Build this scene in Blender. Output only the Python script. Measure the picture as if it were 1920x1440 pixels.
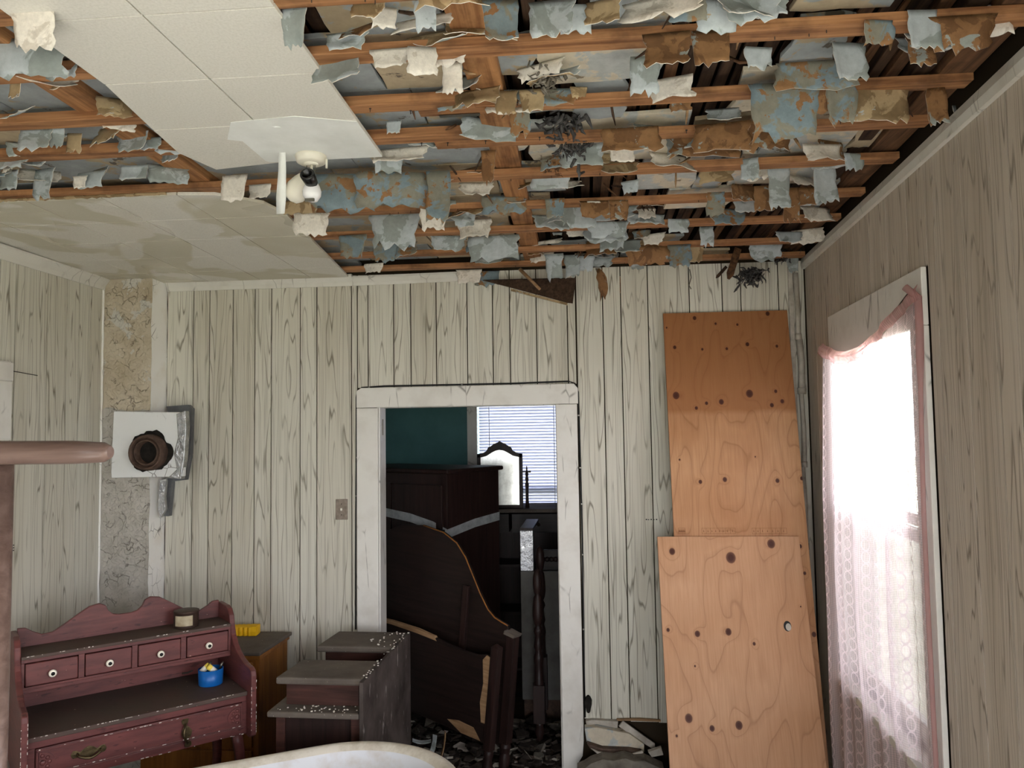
import bpy, bmesh, math, random
from mathutils import Vector, Matrix, noise
from math import sin, cos, pi, radians, atan2, sqrt

for o in list(bpy.data.objects): bpy.data.objects.remove(o)
SC = bpy.context.scene
COL = SC.collection
rnd = random.Random(11)

# ---------------------------------------------------------------- camera
FPX = 1442.0
CAM = Vector((0, 0, 1.84))
YAW, PITCH, ROLL = radians(5.0), radians(3.4), radians(0.83)
FWD = Vector((-sin(YAW)*cos(PITCH), cos(YAW)*cos(PITCH), sin(PITCH)))
R0 = Vector((cos(YAW), sin(YAW), 0)); U0 = R0.cross(FWD)
RGT = R0*cos(ROLL) - U0*sin(ROLL); UPV = RGT.cross(FWD)
cam_d = bpy.data.cameras.new('camera'); cam_d.sensor_width = 36.0
cam_d.lens = 36.0*FPX/1920.0; cam_d.clip_start = 0.02; cam_d.clip_end = 200
cam_o = bpy.data.objects.new('camera', cam_d); COL.objects.link(cam_o)
m = Matrix((RGT, UPV, -FWD)).transposed().to_4x4(); m.translation = CAM
cam_o.matrix_world = m
SC.camera = cam_o

# ---------------------------------------------------------------- world, sun, exposure
W = bpy.data.worlds.new('sky'); SC.world = W; W.use_nodes = True
bg = W.node_tree.nodes['Background']
bg.inputs[0].default_value = (0.93, 0.945, 1.0, 1); bg.inputs[1].default_value = 1.0
sun_d = bpy.data.lights.new('sun', 'SUN'); sun_d.energy = 6.0; sun_d.angle = radians(1.0); sun_d.color = (1, .97, .93)
sun_o = bpy.data.objects.new('sun', sun_d); COL.objects.link(sun_o)
sun_o.rotation_euler = (radians(40), 0, radians(-4))
def portal(name, loc, rot, sx, sy):
    d = bpy.data.lights.new(name, 'AREA'); d.shape = 'RECTANGLE'; d.size = sx; d.size_y = sy; d.cycles.is_portal = True
    o = bpy.data.objects.new(name, d); COL.objects.link(o); o.location = loc; o.rotation_euler = rot
SC.view_settings.view_transform = 'Standard'; SC.view_settings.look = 'None'
SC.view_settings.gamma = 1.0; SC.view_settings.use_curve_mapping = False
SC.view_settings.exposure = 3.6
SC.cycles.use_denoising = True
SC.cycles.max_bounces = 10; SC.cycles.diffuse_bounces = 6; SC.cycles.transparent_max_bounces = 16
SC.cycles.caustics_reflective = False; SC.cycles.caustics_refractive = False

# ---------------------------------------------------------------- pixel -> world helpers (measured points of the place)
def ray(px, py): return FWD + RGT*((px-960)/FPX) - UPV*((py-720)/FPX)
def at_y(px, py, Y): r = ray(px, py); return CAM + r*(Y/r.y)
def at_z(px, py, Z): r = ray(px, py); return CAM + r*((Z-CAM.z)/r.z)
def at_plane(px, py, p0, n):
    r = ray(px, py); return CAM + r*((p0-CAM).dot(n)/r.dot(n))
def zc(y): return 2.75 - 0.02*max(0.0, y-2.4)          # the ceiling sags a little towards the far wall
def at_c(px, py, dz=0.0):
    Z = 2.75
    for _ in range(6):
        p = at_z(px, py, Z+dz); Z = zc(p.y)
    return p

# ---------------------------------------------------------------- materials
def c(r, g, b):
    f = lambda v: (v/255/12.92) if v/255 <= .04045 else ((v/255+.055)/1.055)**2.4
    return (f(r), f(g), f(b), 1)
class NT:
    def __init__(s, name, rough=.7, spec=.3):
        s.m = bpy.data.materials.new(name); s.m.use_nodes = True
        s.t = s.m.node_tree; s.b = s.t.nodes['Principled BSDF']
        s.b.inputs['Roughness'].default_value = rough
        s.b.inputs['Specular IOR Level'].default_value = spec
    def n(s, typ, **kw):
        nd = s.t.nodes.new(typ)
        for k, v in kw.items(): setattr(nd, k, v)
        return nd
    def l(s, a, b): s.t.links.new(a, b)
    def inp(s, nd, i, v):
        if hasattr(v, 'links') or isinstance(v, bpy.types.NodeSocket): s.l(v, nd.inputs[i])
        else: nd.inputs[i].default_value = v
    def math(s, op, a, b=None, c_=None, clamp=False):
        nd = s.n('ShaderNodeMath', operation=op, use_clamp=clamp)
        s.inp(nd, 0, a)
        if b is not None: s.inp(nd, 1, b)
        if c_ is not None: s.inp(nd, 2, c_)
        return nd.outputs[0]
    def obj(s): return s.n('ShaderNodeTexCoord').outputs['Object']
    def mapv(s, v, scale=(1, 1, 1), rndoff=False, loc=(0, 0, 0), rot=(0, 0, 0)):
        if rndoff:
            r = s.n('ShaderNodeObjectInfo').outputs['Random']
            cx = s.n('ShaderNodeCombineXYZ')
            for i, k in enumerate((37.3, 91.7, 53.1)): s.l(s.math('MULTIPLY', r, k), cx.inputs[i])
            va = s.n('ShaderNodeVectorMath', operation='ADD'); s.l(v, va.inputs[0]); s.l(cx.outputs[0], va.inputs[1]); v = va.outputs[0]
        mp = s.n('ShaderNodeMapping'); s.l(v, mp.inputs[0]); mp.inputs['Scale'].default_value = scale
        mp.inputs['Location'].default_value = loc; mp.inputs['Rotation'].default_value = rot
        return mp.outputs[0]
    def noise(s, v, scale=1, detail=3, rough=.5, dist=0):
        nd = s.n('ShaderNodeTexNoise'); s.l(v, nd.inputs['Vector'])
        nd.inputs['Scale'].default_value = scale; nd.inputs['Detail'].default_value = detail
        nd.inputs['Roughness'].default_value = rough; nd.inputs['Distortion'].default_value = dist
        return nd.outputs['Fac']
    def ramp(s, f, stops, interp='LINEAR'):
        nd = s.n('ShaderNodeValToRGB'); nd.color_ramp.interpolation = interp
        e = nd.color_ramp.elements
        while len(e) < len(stops): e.new(.5)
        for i, (p, col) in enumerate(stops):
            e[i].position = p; e[i].color = col if not isinstance(col, (int, float)) else (col, col, col, 1)
        s.inp(nd, 0, f); return nd.outputs[0]
    def mix(s, f, a, b, mode='MIX'):
        nd = s.n('ShaderNodeMix', data_type='RGBA', blend_type=mode)
        s.inp(nd, 0, f); s.inp(nd, 6, a); s.inp(nd, 7, b); return nd.outputs[2]
    def voro(s, v, scale=5, feature='F1', rndness=1):
        nd = s.n('ShaderNodeTexVoronoi', feature=feature); s.l(v, nd.inputs['Vector'])
        nd.inputs['Scale'].default_value = scale; nd.inputs['Randomness'].default_value = rndness
        return nd.outputs['Distance']
    def col(s, v): s.inp(s.b, 'Base Color', v); return s
    def bump(s, h, strength=.3, dist=.01):
        nd = s.n('ShaderNodeBump'); s.l(h, nd.inputs['Height']); nd.inputs['Strength'].default_value = strength
        nd.inputs['Distance'].default_value = dist; s.l(nd.outputs[0], s.b.inputs['Normal']); return s
M = {}

def mat_panel(name, base, line, stain, amt=.85):
    n = NT(name, .55, .3)
    v = n.mapv(n.obj(), (1, 1, 1), True)
    f = n.noise(n.mapv(v, (9, 9, .55)), 1, 2, .5)
    bands = n.math('ABSOLUTE', n.math('SINE', n.math('MULTIPLY', f, 48)))
    ln = n.ramp(bands, [(0, 1), (.14, .65), (.32, 0)])
    brk = n.ramp(n.noise(n.mapv(v, (18, 18, 1.3)), 1, 3, .6), [(.36, .25), (.58, 1)])
    st = n.ramp(n.noise(n.mapv(v, (70, 70, 1.1)), 1, 3, .65), [(.52, 0), (.72, .8)])
    k = n.math('MAXIMUM', n.math('MULTIPLY', n.math('MULTIPLY', ln, brk), amt), n.math('MULTIPLY', st, .6))
    dirt = n.ramp(n.noise(n.mapv(v, (6, 6, .5)), 1, 3, .55), [(.5, 0), (.78, .55)])
    base2 = n.mix(dirt, base, stain)
    r = n.n('ShaderNodeObjectInfo').outputs['Random']
    base3 = n.mix(n.math('MULTIPLY', r, .3), base2, stain)
    n.col(n.mix(k, base3, line))
    n.bump(k, .25, .002)
    M[name] = n.m
mat_panel('panel_back', c(211, 209, 197), c(106, 98, 82), c(172, 163, 143))
mat_panel('panel_right', c(202, 192, 179), c(104, 92, 78), c(160, 146, 126))

def mat_wood(name, a, b, dark, sx=(3, 60, 60), rough=.65, spots=.35, bump=.3):
    n = NT(name, rough, .25)
    v = n.mapv(n.obj(), (1, 1, 1), True)
    g = n.noise(n.mapv(v, sx), 1, 4, .6, .4)
    col = n.ramp(g, [(.3, b), (.65, a)])
    d = n.ramp(n.noise(v, 7, 4, .65), [(.5, 0), (.72, spots)])
    n.col(n.mix(d, col, dark)); n.bump(g, bump, .004); M[name] = n.m
mat_wood('batten_wood', c(176, 128, 88), c(116, 76, 48), c(54, 36, 26), (3, 60, 60), .65, .6)
mat_wood('joist_wood', c(174, 126, 84), c(118, 78, 48), c(54, 36, 26), (60, 3, 60), .65, .55)
mat_wood('lath_wood', c(78, 58, 44), c(36, 26, 21), c(22, 17, 14), (50, 3, 50), .85, .8)
mat_wood('rot_wood', c(120, 86, 60), c(58, 40, 30), c(28, 20, 16), (50, 3, 50), .8, .7)
mat_wood('dark_wood', c(46, 30, 27), c(29, 19, 17), c(18, 13, 12), (50, 50, 3), .45, .3)
mat_wood('dark_wood_x', c(38, 27, 24), c(24, 17, 15), c(14, 11, 10), (3, 50, 50), .45, .3)
mat_wood('mahogany', c(82, 52, 46), c(54, 34, 30), c(34, 22, 20), (3, 40, 40), .45, .35)
mat_wood('oak', c(150, 98, 46), c(116, 72, 30), c(84, 52, 26), (30, 30, 2), .45, .3)
mat_wood('raw_wood', c(170, 138, 104), c(130, 100, 70), c(70, 50, 36), (3, 50, 50), .7, .3)
mat_wood('rack_wood', c(112, 92, 84), c(76, 58, 52), c(50, 36, 32), (3, 40, 40), .3, .5)

def mat_plain(name, col, rough=.6, metal=0, spec=.3, var=None, vs=8, bump=0):
    n = NT(name, rough, spec); n.b.inputs['Metallic'].default_value = metal
    if var:
        f = n.ramp(n.noise(n.mapv(n.obj(), (1, 1, 1), True), vs, 5, .65), [(.35, 0), (.7, 1)])
        n.col(n.mix(f, col, var))
        if bump: n.bump(f, bump, .004)
    else: n.col(col)
    M[name] = n.m
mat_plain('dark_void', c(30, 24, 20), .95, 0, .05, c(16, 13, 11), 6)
mat_plain('backing', c(48, 40, 30), .9, 0, .1)
mat_plain('black_cable', c(20, 20, 20), .5)
mat_plain('nail', c(58, 50, 46), .5, .6)
mat_plain('cream_plastic', c(234, 231, 220), .4, 0, .4, c(214, 208, 192), 3)
mat_plain('socket_black', c(12, 12, 13), .25, 0, .5)
mat_plain('bulb_glass', c(235, 235, 238), .15, 0, .5)
mat_plain('metal', c(120, 118, 112), .35, .9)
mat_plain('rust', c(96, 76, 64), .7, .1, .3, c(58, 44, 37), 22, .3)
mat_plain('soot', c(24, 23, 22), .9, 0, .1, c(48, 44, 40), 20)
mat_plain('foil', c(206, 208, 212), .22, 1.0, .5, c(150, 152, 158), 25, .9)
mat_plain('grey_tape', c(112, 114, 116), .5, .1, .3, c(86, 88, 90), 12, .3)
mat_plain('paper_white', c(236, 238, 236), .7, 0, .2, c(216, 218, 214), 4)
mat_plain('yellow_foam', c(246, 196, 26), .6, 0, .3, c(232, 178, 20), 20)
mat_plain('blue_plastic', c(20, 98, 176), .35, 0, .4)
mat_plain('white_plastic', c(236, 232, 220), .4)
mat_plain('yellow_plastic', c(238, 214, 90), .4)
mat_plain('knob_white', c(236, 230, 214), .25, 0, .5)
mat_plain('knob_black', c(10, 10, 10), .3)
mat_plain('tin_dark', c(70, 54, 46), .5, .2, .3, c(52, 38, 32), 20)
mat_plain('silver_tape', c(176, 180, 182), .4, .2, .4, c(140, 144, 146), 20, .4)
mat_plain('brass', c(120, 104, 74), .32, .85, .5, c(56, 48, 36), 30, .3)
mat_plain('paper_label', c(196, 186, 160), .6, 0, .2, c(140, 122, 96), 10)
mat_plain('teal_paint', c(76, 122, 122), .6, 0, .3, c(66, 108, 108), 3, .15)
mat_plain('slat_white', c(226, 230, 238), .5)
mat_plain('plaster_grey', c(128, 122, 112), .85, 0, .2, c(80, 74, 66), 9, .5)
mat_plain('rubble', c(70, 62, 56), .9, 0, .15, c(34, 29, 26), 30, .4)
mat_plain('floor', c(74, 60, 50), .8, 0, .2, c(40, 32, 27), 5, .3)
mat_plain('floor_bounce_pale', c(200, 200, 198), .5, 0, .3, c(176, 176, 172), 3)  # pale surface for the added bounce sheet on the near floor
mat_plain('dirty_white', c(196, 190, 180), .6, 0, .3, c(146, 138, 126), 9)
mat_plain('nest_fibre', c(92, 90, 90), .95, 0, .1, c(44, 42, 42), 40, .6)
mat_plain('grass', c(124, 124, 116), .9, 0, .1, c(100, 102, 90), 2)
mat_plain('roof', c(70, 66, 62), .9)
mat_plain('siding', c(210, 208, 200), .7)
mat_plain('mattress', c(116, 114, 110), .8, 0, .1, c(92, 90, 86), 6)
mat_plain('leaf', c(110, 132, 70), .8, 0, .2, c(80, 104, 50), 8)

def mat_flake(name, a, b, thr, scale=9, third=None, tthr=.66, bump=.25):
    n = NT(name, .75, .2)
    v = n.mapv(n.obj(), (1, 1, 1), True)
    f = n.noise(v, scale, 5, .6, .6)
    col = n.mix(n.ramp(f, [(thr, 0), (thr+.03, 1)]), a, b)
    if third:
        g = n.noise(n.mapv(v, loc=(5, 3, 1)), scale*1.4, 5, .62, .4)
        col = n.mix(n.ramp(g, [(tthr, 0), (tthr+.02, 1)]), col, third)
    sh = n.ramp(n.noise(v, scale*4, 4, .7), [(.3, .78), (.7, 1)])
    n.col(n.mix(1, col, sh, 'MULTIPLY'))
    n.bump(n.noise(v, 60, 4, .6), bump, .003); M[name] = n.m
BL, BR, WH, TN, GR = c(180, 188, 192), c(142, 106, 72), c(232, 226, 216), c(178, 156, 122), c(122, 128, 124)
mat_flake('flake_blue', BL, c(150, 158, 156), .5, 10, TN, .72)
mat_flake('flake_brown', BR, c(116, 84, 56), .5, 14, c(150, 156, 152), .6)
mat_flake('flake_white', WH, c(208, 200, 188), .55, 20, c(120, 110, 96), .72, .6)
mat_flake('flake_mottled', c(132, 130, 118), c(124, 140, 148), .5, 12, BR, .56)
mat_flake('flake_tan', TN, c(140, 118, 88), .5, 12, BL, .64)
mat_flake('plaster_blue', c(158, 164, 166), c(172, 156, 130), .54, 4.5, c(100, 94, 86), .62)
mat_flake('plaster_tan', c(184, 168, 142), c(158, 164, 164), .55, 6, c(112, 102, 90), .64)
mat_flake('plaster_light', c(204, 194, 174), c(180, 184, 182), .5, 7, c(134, 122, 104), .64)

def mat_tile(name, water):
    n = NT(name, .6, .25)
    o = n.obj()
    base = c(218, 215, 207)
    sp = n.ramp(n.noise(o, 160, 2, .6), [(.3, c(206, 203, 194)), (.6, base)])
    if water:
        w = n.noise(o, 1.9, 3, .5, .7)
        sp = n.mix(n.ramp(w, [(.47, 0), (.5, .75), (.75, .5)]), sp, c(190, 184, 162))
        gl = n.ramp(n.noise(o, 1.6, 2, .5), [(.45, .18), (.6, .65)]); n.l(gl, n.b.inputs['Roughness'])
    n.col(sp); M[name] = n.m
mat_tile('ceiling_tile', False); mat_tile('ceiling_tile_stained', True)

def mat_white_paint(name, base, crack=.5, dirt=c(150, 138, 118), cs=(14, 14, 3)):
    n = NT(name, .42, .35)
    o = n.mapv(n.obj(), (1, 1, 1), True)
    d = n.ramp(n.noise(o, 5, 4, .6), [(.5, 0), (.85, .4)])
    col = n.mix(d, base, dirt)
    e = n.voro(n.mapv(o, cs), 1, 'DISTANCE_TO_EDGE')
    gate = n.ramp(n.noise(o, 6, 2), [(.52, 0), (.62, 1)])
    k = n.math('MULTIPLY', n.ramp(e, [(0, 1), (.015, .5), (.035, 0)]), n.math('MULTIPLY', gate, crack))
    n.col(n.mix(k, col, c(66, 58, 48)))
    n.bump(n.math('SUBTRACT', n.noise(o, 30, 3), k), .25, .003); M[name] = n.m
mat_white_paint('casing_white', c(222, 220, 214), .7)
mat_white_paint('trim_white', c(214, 212, 204), .5)
mat_white_paint('chimney_white_lit', c(242, 241, 237), .9, c(190, 170, 130), (22, 22, 16))  # white paint, lightened to carry window light on the chimney side
mat_white_paint('plate_white', c(228, 230, 230), .9, c(196, 196, 190), (16, 16, 12))

def mat_chimney():
    n = NT('chimney_paint', .75, .2)
    o = n.obj()
    sep = n.n('ShaderNodeSeparateXYZ'); n.l(o, sep.inputs[0])
    up = n.ramp(n.math('ADD', sep.outputs[2], n.math('MULTIPLY', n.noise(o, 4, 2), .2)), [(.0, 0), (1, 1)])
    hi = n.math('GREATER_THAN', n.math('ADD', sep.outputs[2], n.math('MULTIPLY', n.noise(o, 9, 3), .08)), 2.02)
    tan = n.mix(n.ramp(n.noise(o, 5, 4, .6), [(.4, 0), (.7, 1)]), c(196, 186, 166), c(170, 156, 132))
    tan = n.mix(n.ramp(n.noise(n.mapv(o, loc=(3, 1, 4)), 8, 5, .6, .5), [(.58, 0), (.59, 1)]), tan, c(200, 198, 190))
    gry = n.mix(n.ramp(n.noise(o, 12, 4, .6), [(.4, 0), (.7, 1)]), c(186, 182, 174), c(168, 164, 154))
    wob = n.noise(o, 10, 4, .6, 1.2)
    va = n.n('ShaderNodeVectorMath', operation='ADD'); nn = n.n('ShaderNodeTexNoise'); n.l(o, nn.inputs['Vector']); nn.inputs['Scale'].default_value = 14; nn.inputs['Detail'].default_value = 4
    sc_ = n.n('ShaderNodeVectorMath', operation='SCALE'); n.l(nn.outputs['Color'], sc_.inputs[0]); sc_.inputs['Scale'].default_value = .12; n.l(o, va.inputs[0]); n.l(sc_.outputs[0], va.inputs[1])
    e = n.voro(n.mapv(va.outputs[0], (1, 1, .7)), 15, 'DISTANCE_TO_EDGE')
    crack = n.math('MULTIPLY', n.ramp(e, [(0, 1), (.03, 0)]), n.ramp(wob, [(.46, 0), (.56, 1)]))
    col = n.mix(hi, gry, tan)
    n.col(n.mix(n.math('MULTIPLY', crack, .6), col, c(92, 82, 68)))
    chips = n.ramp(n.noise(o, 22, 5, .6, 1.5), [(.47, 0), (.5, 1)])
    n.bump(n.math('SUBTRACT', n.math('ADD', wob, n.math('MULTIPLY', chips, .25)), crack), .8, .008); M['chimney_paint'] = n.m
mat_chimney()

def mat_red():
    for nm, dust in (('red_paint', False), ('red_paint_dusty', True)):
        n = NT(nm, .42, .4)
        o = n.mapv(n.obj(), (1, 1, 1), True)
        col = n.mix(n.ramp(n.noise(n.mapv(o, (3, 3, 20)), 2, 4, .6), [(.35, 0), (.7, 1)]), c(110, 61, 58), c(84, 47, 46))
        pore = n.ramp(n.noise(n.mapv(o, (18, 18, 60)), 1, 2), [(.66, 0), (.7, .6)])
        col = n.mix(pore, col, c(50, 28, 28))
        if dust:
            col = n.mix(n.ramp(n.noise(o, 6, 5, .65), [(.25, .95), (.8, .6)]), col, c(74, 68, 60))
            n.b.inputs['Roughness'].default_value = .75
        ch = n.ramp(n.noise(n.mapv(o, (40, 40, 90)), 1, 3, .6), [(.73, 0), (.745, .8)])
        n.col(n.mix(ch, col, c(196, 160, 140))); M[nm] = n.m
mat_red()
def mat_dusty_dark():
    n = NT('dusty_dark', .8, .15)
    o = n.mapv(n.obj(), (1, 1, 1), True)
    col = n.mix(n.ramp(n.noise(o, 5, 5, .6), [(.3, 0), (.75, 1)]), c(112, 104, 96), c(80, 72, 66))
    sp = n.ramp(n.noise(o, 95, 2, .6), [(.72, 0), (.75, 1)])
    n.col(n.mix(sp, col, c(190, 184, 174))); M['dusty_dark'] = n.m
    n = NT('dusty_back', .8, .15)
    o = n.obj()
    col = n.mix(n.ramp(n.noise(o, 6, 4, .6), [(.35, 0), (.7, 1)]), c(84, 76, 72), c(52, 45, 42))
    st = n.ramp(n.noise(n.mapv(o, (30, 30, 7)), 1, 3, .6), [(.64, 0), (.7, .7)])
    n.col(n.mix(st, col, c(158, 152, 146))); M['dusty_back'] = n.m
mat_dusty_dark()
def mat_tub():
    n = NT('enamel', .22, .5)
    o = n.obj()
    f = n.ramp(n.noise(o, 4, 5, .65), [(.45, 0), (.75, .8)])
    n.col(n.mix(f, c(216, 218, 222), c(176, 156, 124)))
    n.bump(n.noise(o, 3, 2), .15, .01); M['enamel'] = n.m
    n = NT('rim_enamel', .35, .4); o = n.obj()
    f = n.ramp(n.noise(o, 7, 5, .7), [(.4, 0), (.7, .8)])
    n.col(n.mix(f, c(212, 206, 192), c(150, 136, 112))); M['rim_enamel'] = n.m
mat_tub()
def mat_glass():
    n = NT('pane_glass'); t = n.t; out = t.nodes['Material Output']
    tr = n.n('ShaderNodeBsdfTransparent'); gl = n.n('ShaderNodeBsdfGlossy'); gl.inputs['Roughness'].default_value = .03
    mx = n.n('ShaderNodeMixShader'); mx.inputs[0].default_value = .05; n.l(tr.outputs[0], mx.inputs[1]); n.l(gl.outputs[0], mx.inputs[2])
    n.l(mx.outputs[0], out.inputs[0]); M['pane_glass'] = n.m
    n = NT('mirror_glass', .12, .5); n.b.inputs['Metallic'].default_value = 1
    o = n.obj(); f = n.ramp(n.noise(o, 14, 5, .7), [(.45, 0), (.8, 1)])
    n.col(n.mix(f, c(232, 234, 230), c(170, 172, 166))); n.b.inputs['Roughness'].default_value = .3; M['mirror_glass'] = n.m
mat_glass()
def mat_blind():
    n = NT('blind_slat'); t = n.t; out = t.nodes['Material Output']
    d = n.n('ShaderNodeBsdfDiffuse'); d.inputs[0].default_value = c(222, 224, 234)
    tl = n.n('ShaderNodeBsdfTranslucent'); tl.inputs[0].default_value = c(170, 182, 226)
    mx = n.n('ShaderNodeMixShader'); mx.inputs[0].default_value = .08
    n.l(d.outputs[0], mx.inputs[1]); n.l(tl.outputs[0], mx.inputs[2]); n.l(mx.outputs[0], out.inputs[0]); M['blind_slat'] = n.m
mat_blind()
def mat_screen():
    n = NT('screen_mesh'); out = n.t.nodes['Material Output']
    d = n.n('ShaderNodeBsdfDiffuse'); d.inputs[0].default_value = c(92, 96, 108); tr = n.n('ShaderNodeBsdfTransparent')
    mx = n.n('ShaderNodeMixShader'); mx.inputs[0].default_value = .5; n.l(tr.outputs[0], mx.inputs[1]); n.l(d.outputs[0], mx.inputs[2]); n.l(mx.outputs[0], out.inputs[0]); M['screen_mesh'] = n.m
mat_screen()
def mat_lace(name, col, dens, gain=1.0):
    n = NT(name); t = n.t; out = t.nodes['Material Output']
    uv = n.n('ShaderNodeUVMap').outputs[0]
    sp = n.n('ShaderNodeSeparateXYZ'); n.l(uv, sp.inputs[0]); u, v = sp.outputs[0], sp.outputs[1]
    x = n.math('SUBTRACT', n.math('FRACT', n.math('MULTIPLY', u, 15)), .5)
    y = n.math('SUBTRACT', n.math('FRACT', n.math('MULTIPLY', v, 40)), .5)
    r = n.math('SQRT', n.math('ADD', n.math('POWER', n.math('ABSOLUTE', n.math('DIVIDE', x, .22)), 2.0), n.math('POWER', n.math('ABSOLUTE', n.math('DIVIDE', y, .5)), 2.0)))
    ring = n.ramp(n.math('ABSOLUTE', n.math('SUBTRACT', r, .92)), [(.1, 1), (.26, 0)])
    inner = n.ramp(r, [(.7, 1), (.85, 0)])
    fo = n.ramp(n.noise(n.mapv(uv, (24, .4, 1)), 1, 2), [(.35, .8), (.65, 1)])
    th = n.ramp(n.math('ABSOLUTE', n.math('SUBTRACT', n.math('FRACT', n.math('MULTIPLY', u, 130)), .5)), [(.16, 1), (.34, .72)])
    hz = n.ramp(n.math('ABSOLUTE', n.math('SUBTRACT', n.math('FRACT', n.math('MULTIPLY', v, 240)), .5)), [(.14, 1), (.34, .8)])
    body = n.math('MULTIPLY', n.math('MULTIPLY', n.math('MULTIPLY', th, hz), fo), dens)
    body = n.math('MULTIPLY', body, n.math('SUBTRACT', 1.0, n.math('MULTIPLY', inner, .12)))
    a = n.math('MAXIMUM', body, n.math('MULTIPLY', ring, min(1, dens)), clamp=True)
    d = n.n('ShaderNodeBsdfDiffuse'); d.inputs[0].default_value = col
    tl = n.n('ShaderNodeBsdfTranslucent'); tl.inputs[0].default_value = col
    mx = n.n('ShaderNodeMixShader'); mx.inputs[0].default_value = .5; n.l(d.outputs[0], mx.inputs[1]); n.l(tl.outputs[0], mx.inputs[2])
    tr = n.n('ShaderNodeBsdfTransparent')
    m2 = n.n('ShaderNodeMixShader'); n.l(a, m2.inputs[0]); n.l(tr.outputs[0], m2.inputs[1]); n.l(mx.outputs[0], m2.inputs[2])
    n.l(m2.outputs[0], out.inputs[0]); M[name] = n.m
mat_lace('lace', c(236, 220, 224), .95); mat_lace('lace_heading', c(212, 166, 164), 1.0)

def mat_ply(name, a, b, knots, band=None):
    n = NT(name, .5, .25)
    o = n.obj(); sp = n.n('ShaderNodeSeparateXYZ'); n.l(o, sp.inputs[0])
    f = n.math('MULTIPLY', n.noise(n.mapv(o, (3.4, 1, .9)), 1, 2, .4), 9.0)
    dark = None; halo = None
    for (kx, kz, kr) in knots:
        dx = n.math('DIVIDE', n.math('SUBTRACT', sp.outputs[0], kx), kr)
        dz = n.math('DIVIDE', n.math('SUBTRACT', sp.outputs[2], kz), kr*1.2)
        q = n.math('ADD', n.math('MULTIPLY', dx, dx), n.math('MULTIPLY', dz, dz))
        k = n.math('POWER', 2.718, n.math('MULTIPLY', q, -1.0))
        w = n.math('POWER', 2.718, n.math('MULTIPLY', q, -.16))
        dark = k if dark is None else n.math('MAXIMUM', dark, k)
        halo = w if halo is None else n.math('ADD', halo, w)
    f = n.math('ADD', f, n.math('MULTIPLY', halo, .9))
    g = n.math('FRACT', n.math('MULTIPLY', f, 1.5))
    bands = n.ramp(g, [(0, .5), (.05, .1), (.7, .0), (.95, .2), (1, .5)])
    fine = n.ramp(n.noise(n.mapv(o, (120, 1, 5)), 1, 3, .6), [(.4, 0), (.7, .35)])
    broad = n.ramp(n.noise(n.mapv(o, (2, 1, 2.5)), 1, 3, .5), [(.35, 0), (.65, .8)])
    col = n.mix(broad, a, b)
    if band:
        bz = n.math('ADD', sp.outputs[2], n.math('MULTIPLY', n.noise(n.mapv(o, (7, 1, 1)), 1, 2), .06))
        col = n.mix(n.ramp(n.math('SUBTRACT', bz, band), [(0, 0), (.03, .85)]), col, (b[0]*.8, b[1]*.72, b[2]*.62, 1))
    dk = (b[0]*.52, b[1]*.42, b[2]*.36, 1)
    col = n.mix(bands, col, dk)
    col = n.mix(fine, col, (b[0]*.7, b[1]*.62, b[2]*.55, 1))
    col = n.mix(n.ramp(n.math('MULTIPLY', halo, .9, clamp=True), [(.45, 0), (.95, .3)]), col, (b[0]*.75, b[1]*.6, b[2]*.5, 1))
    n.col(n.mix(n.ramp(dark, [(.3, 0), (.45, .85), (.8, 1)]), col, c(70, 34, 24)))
    M[name] = n.m

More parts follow.
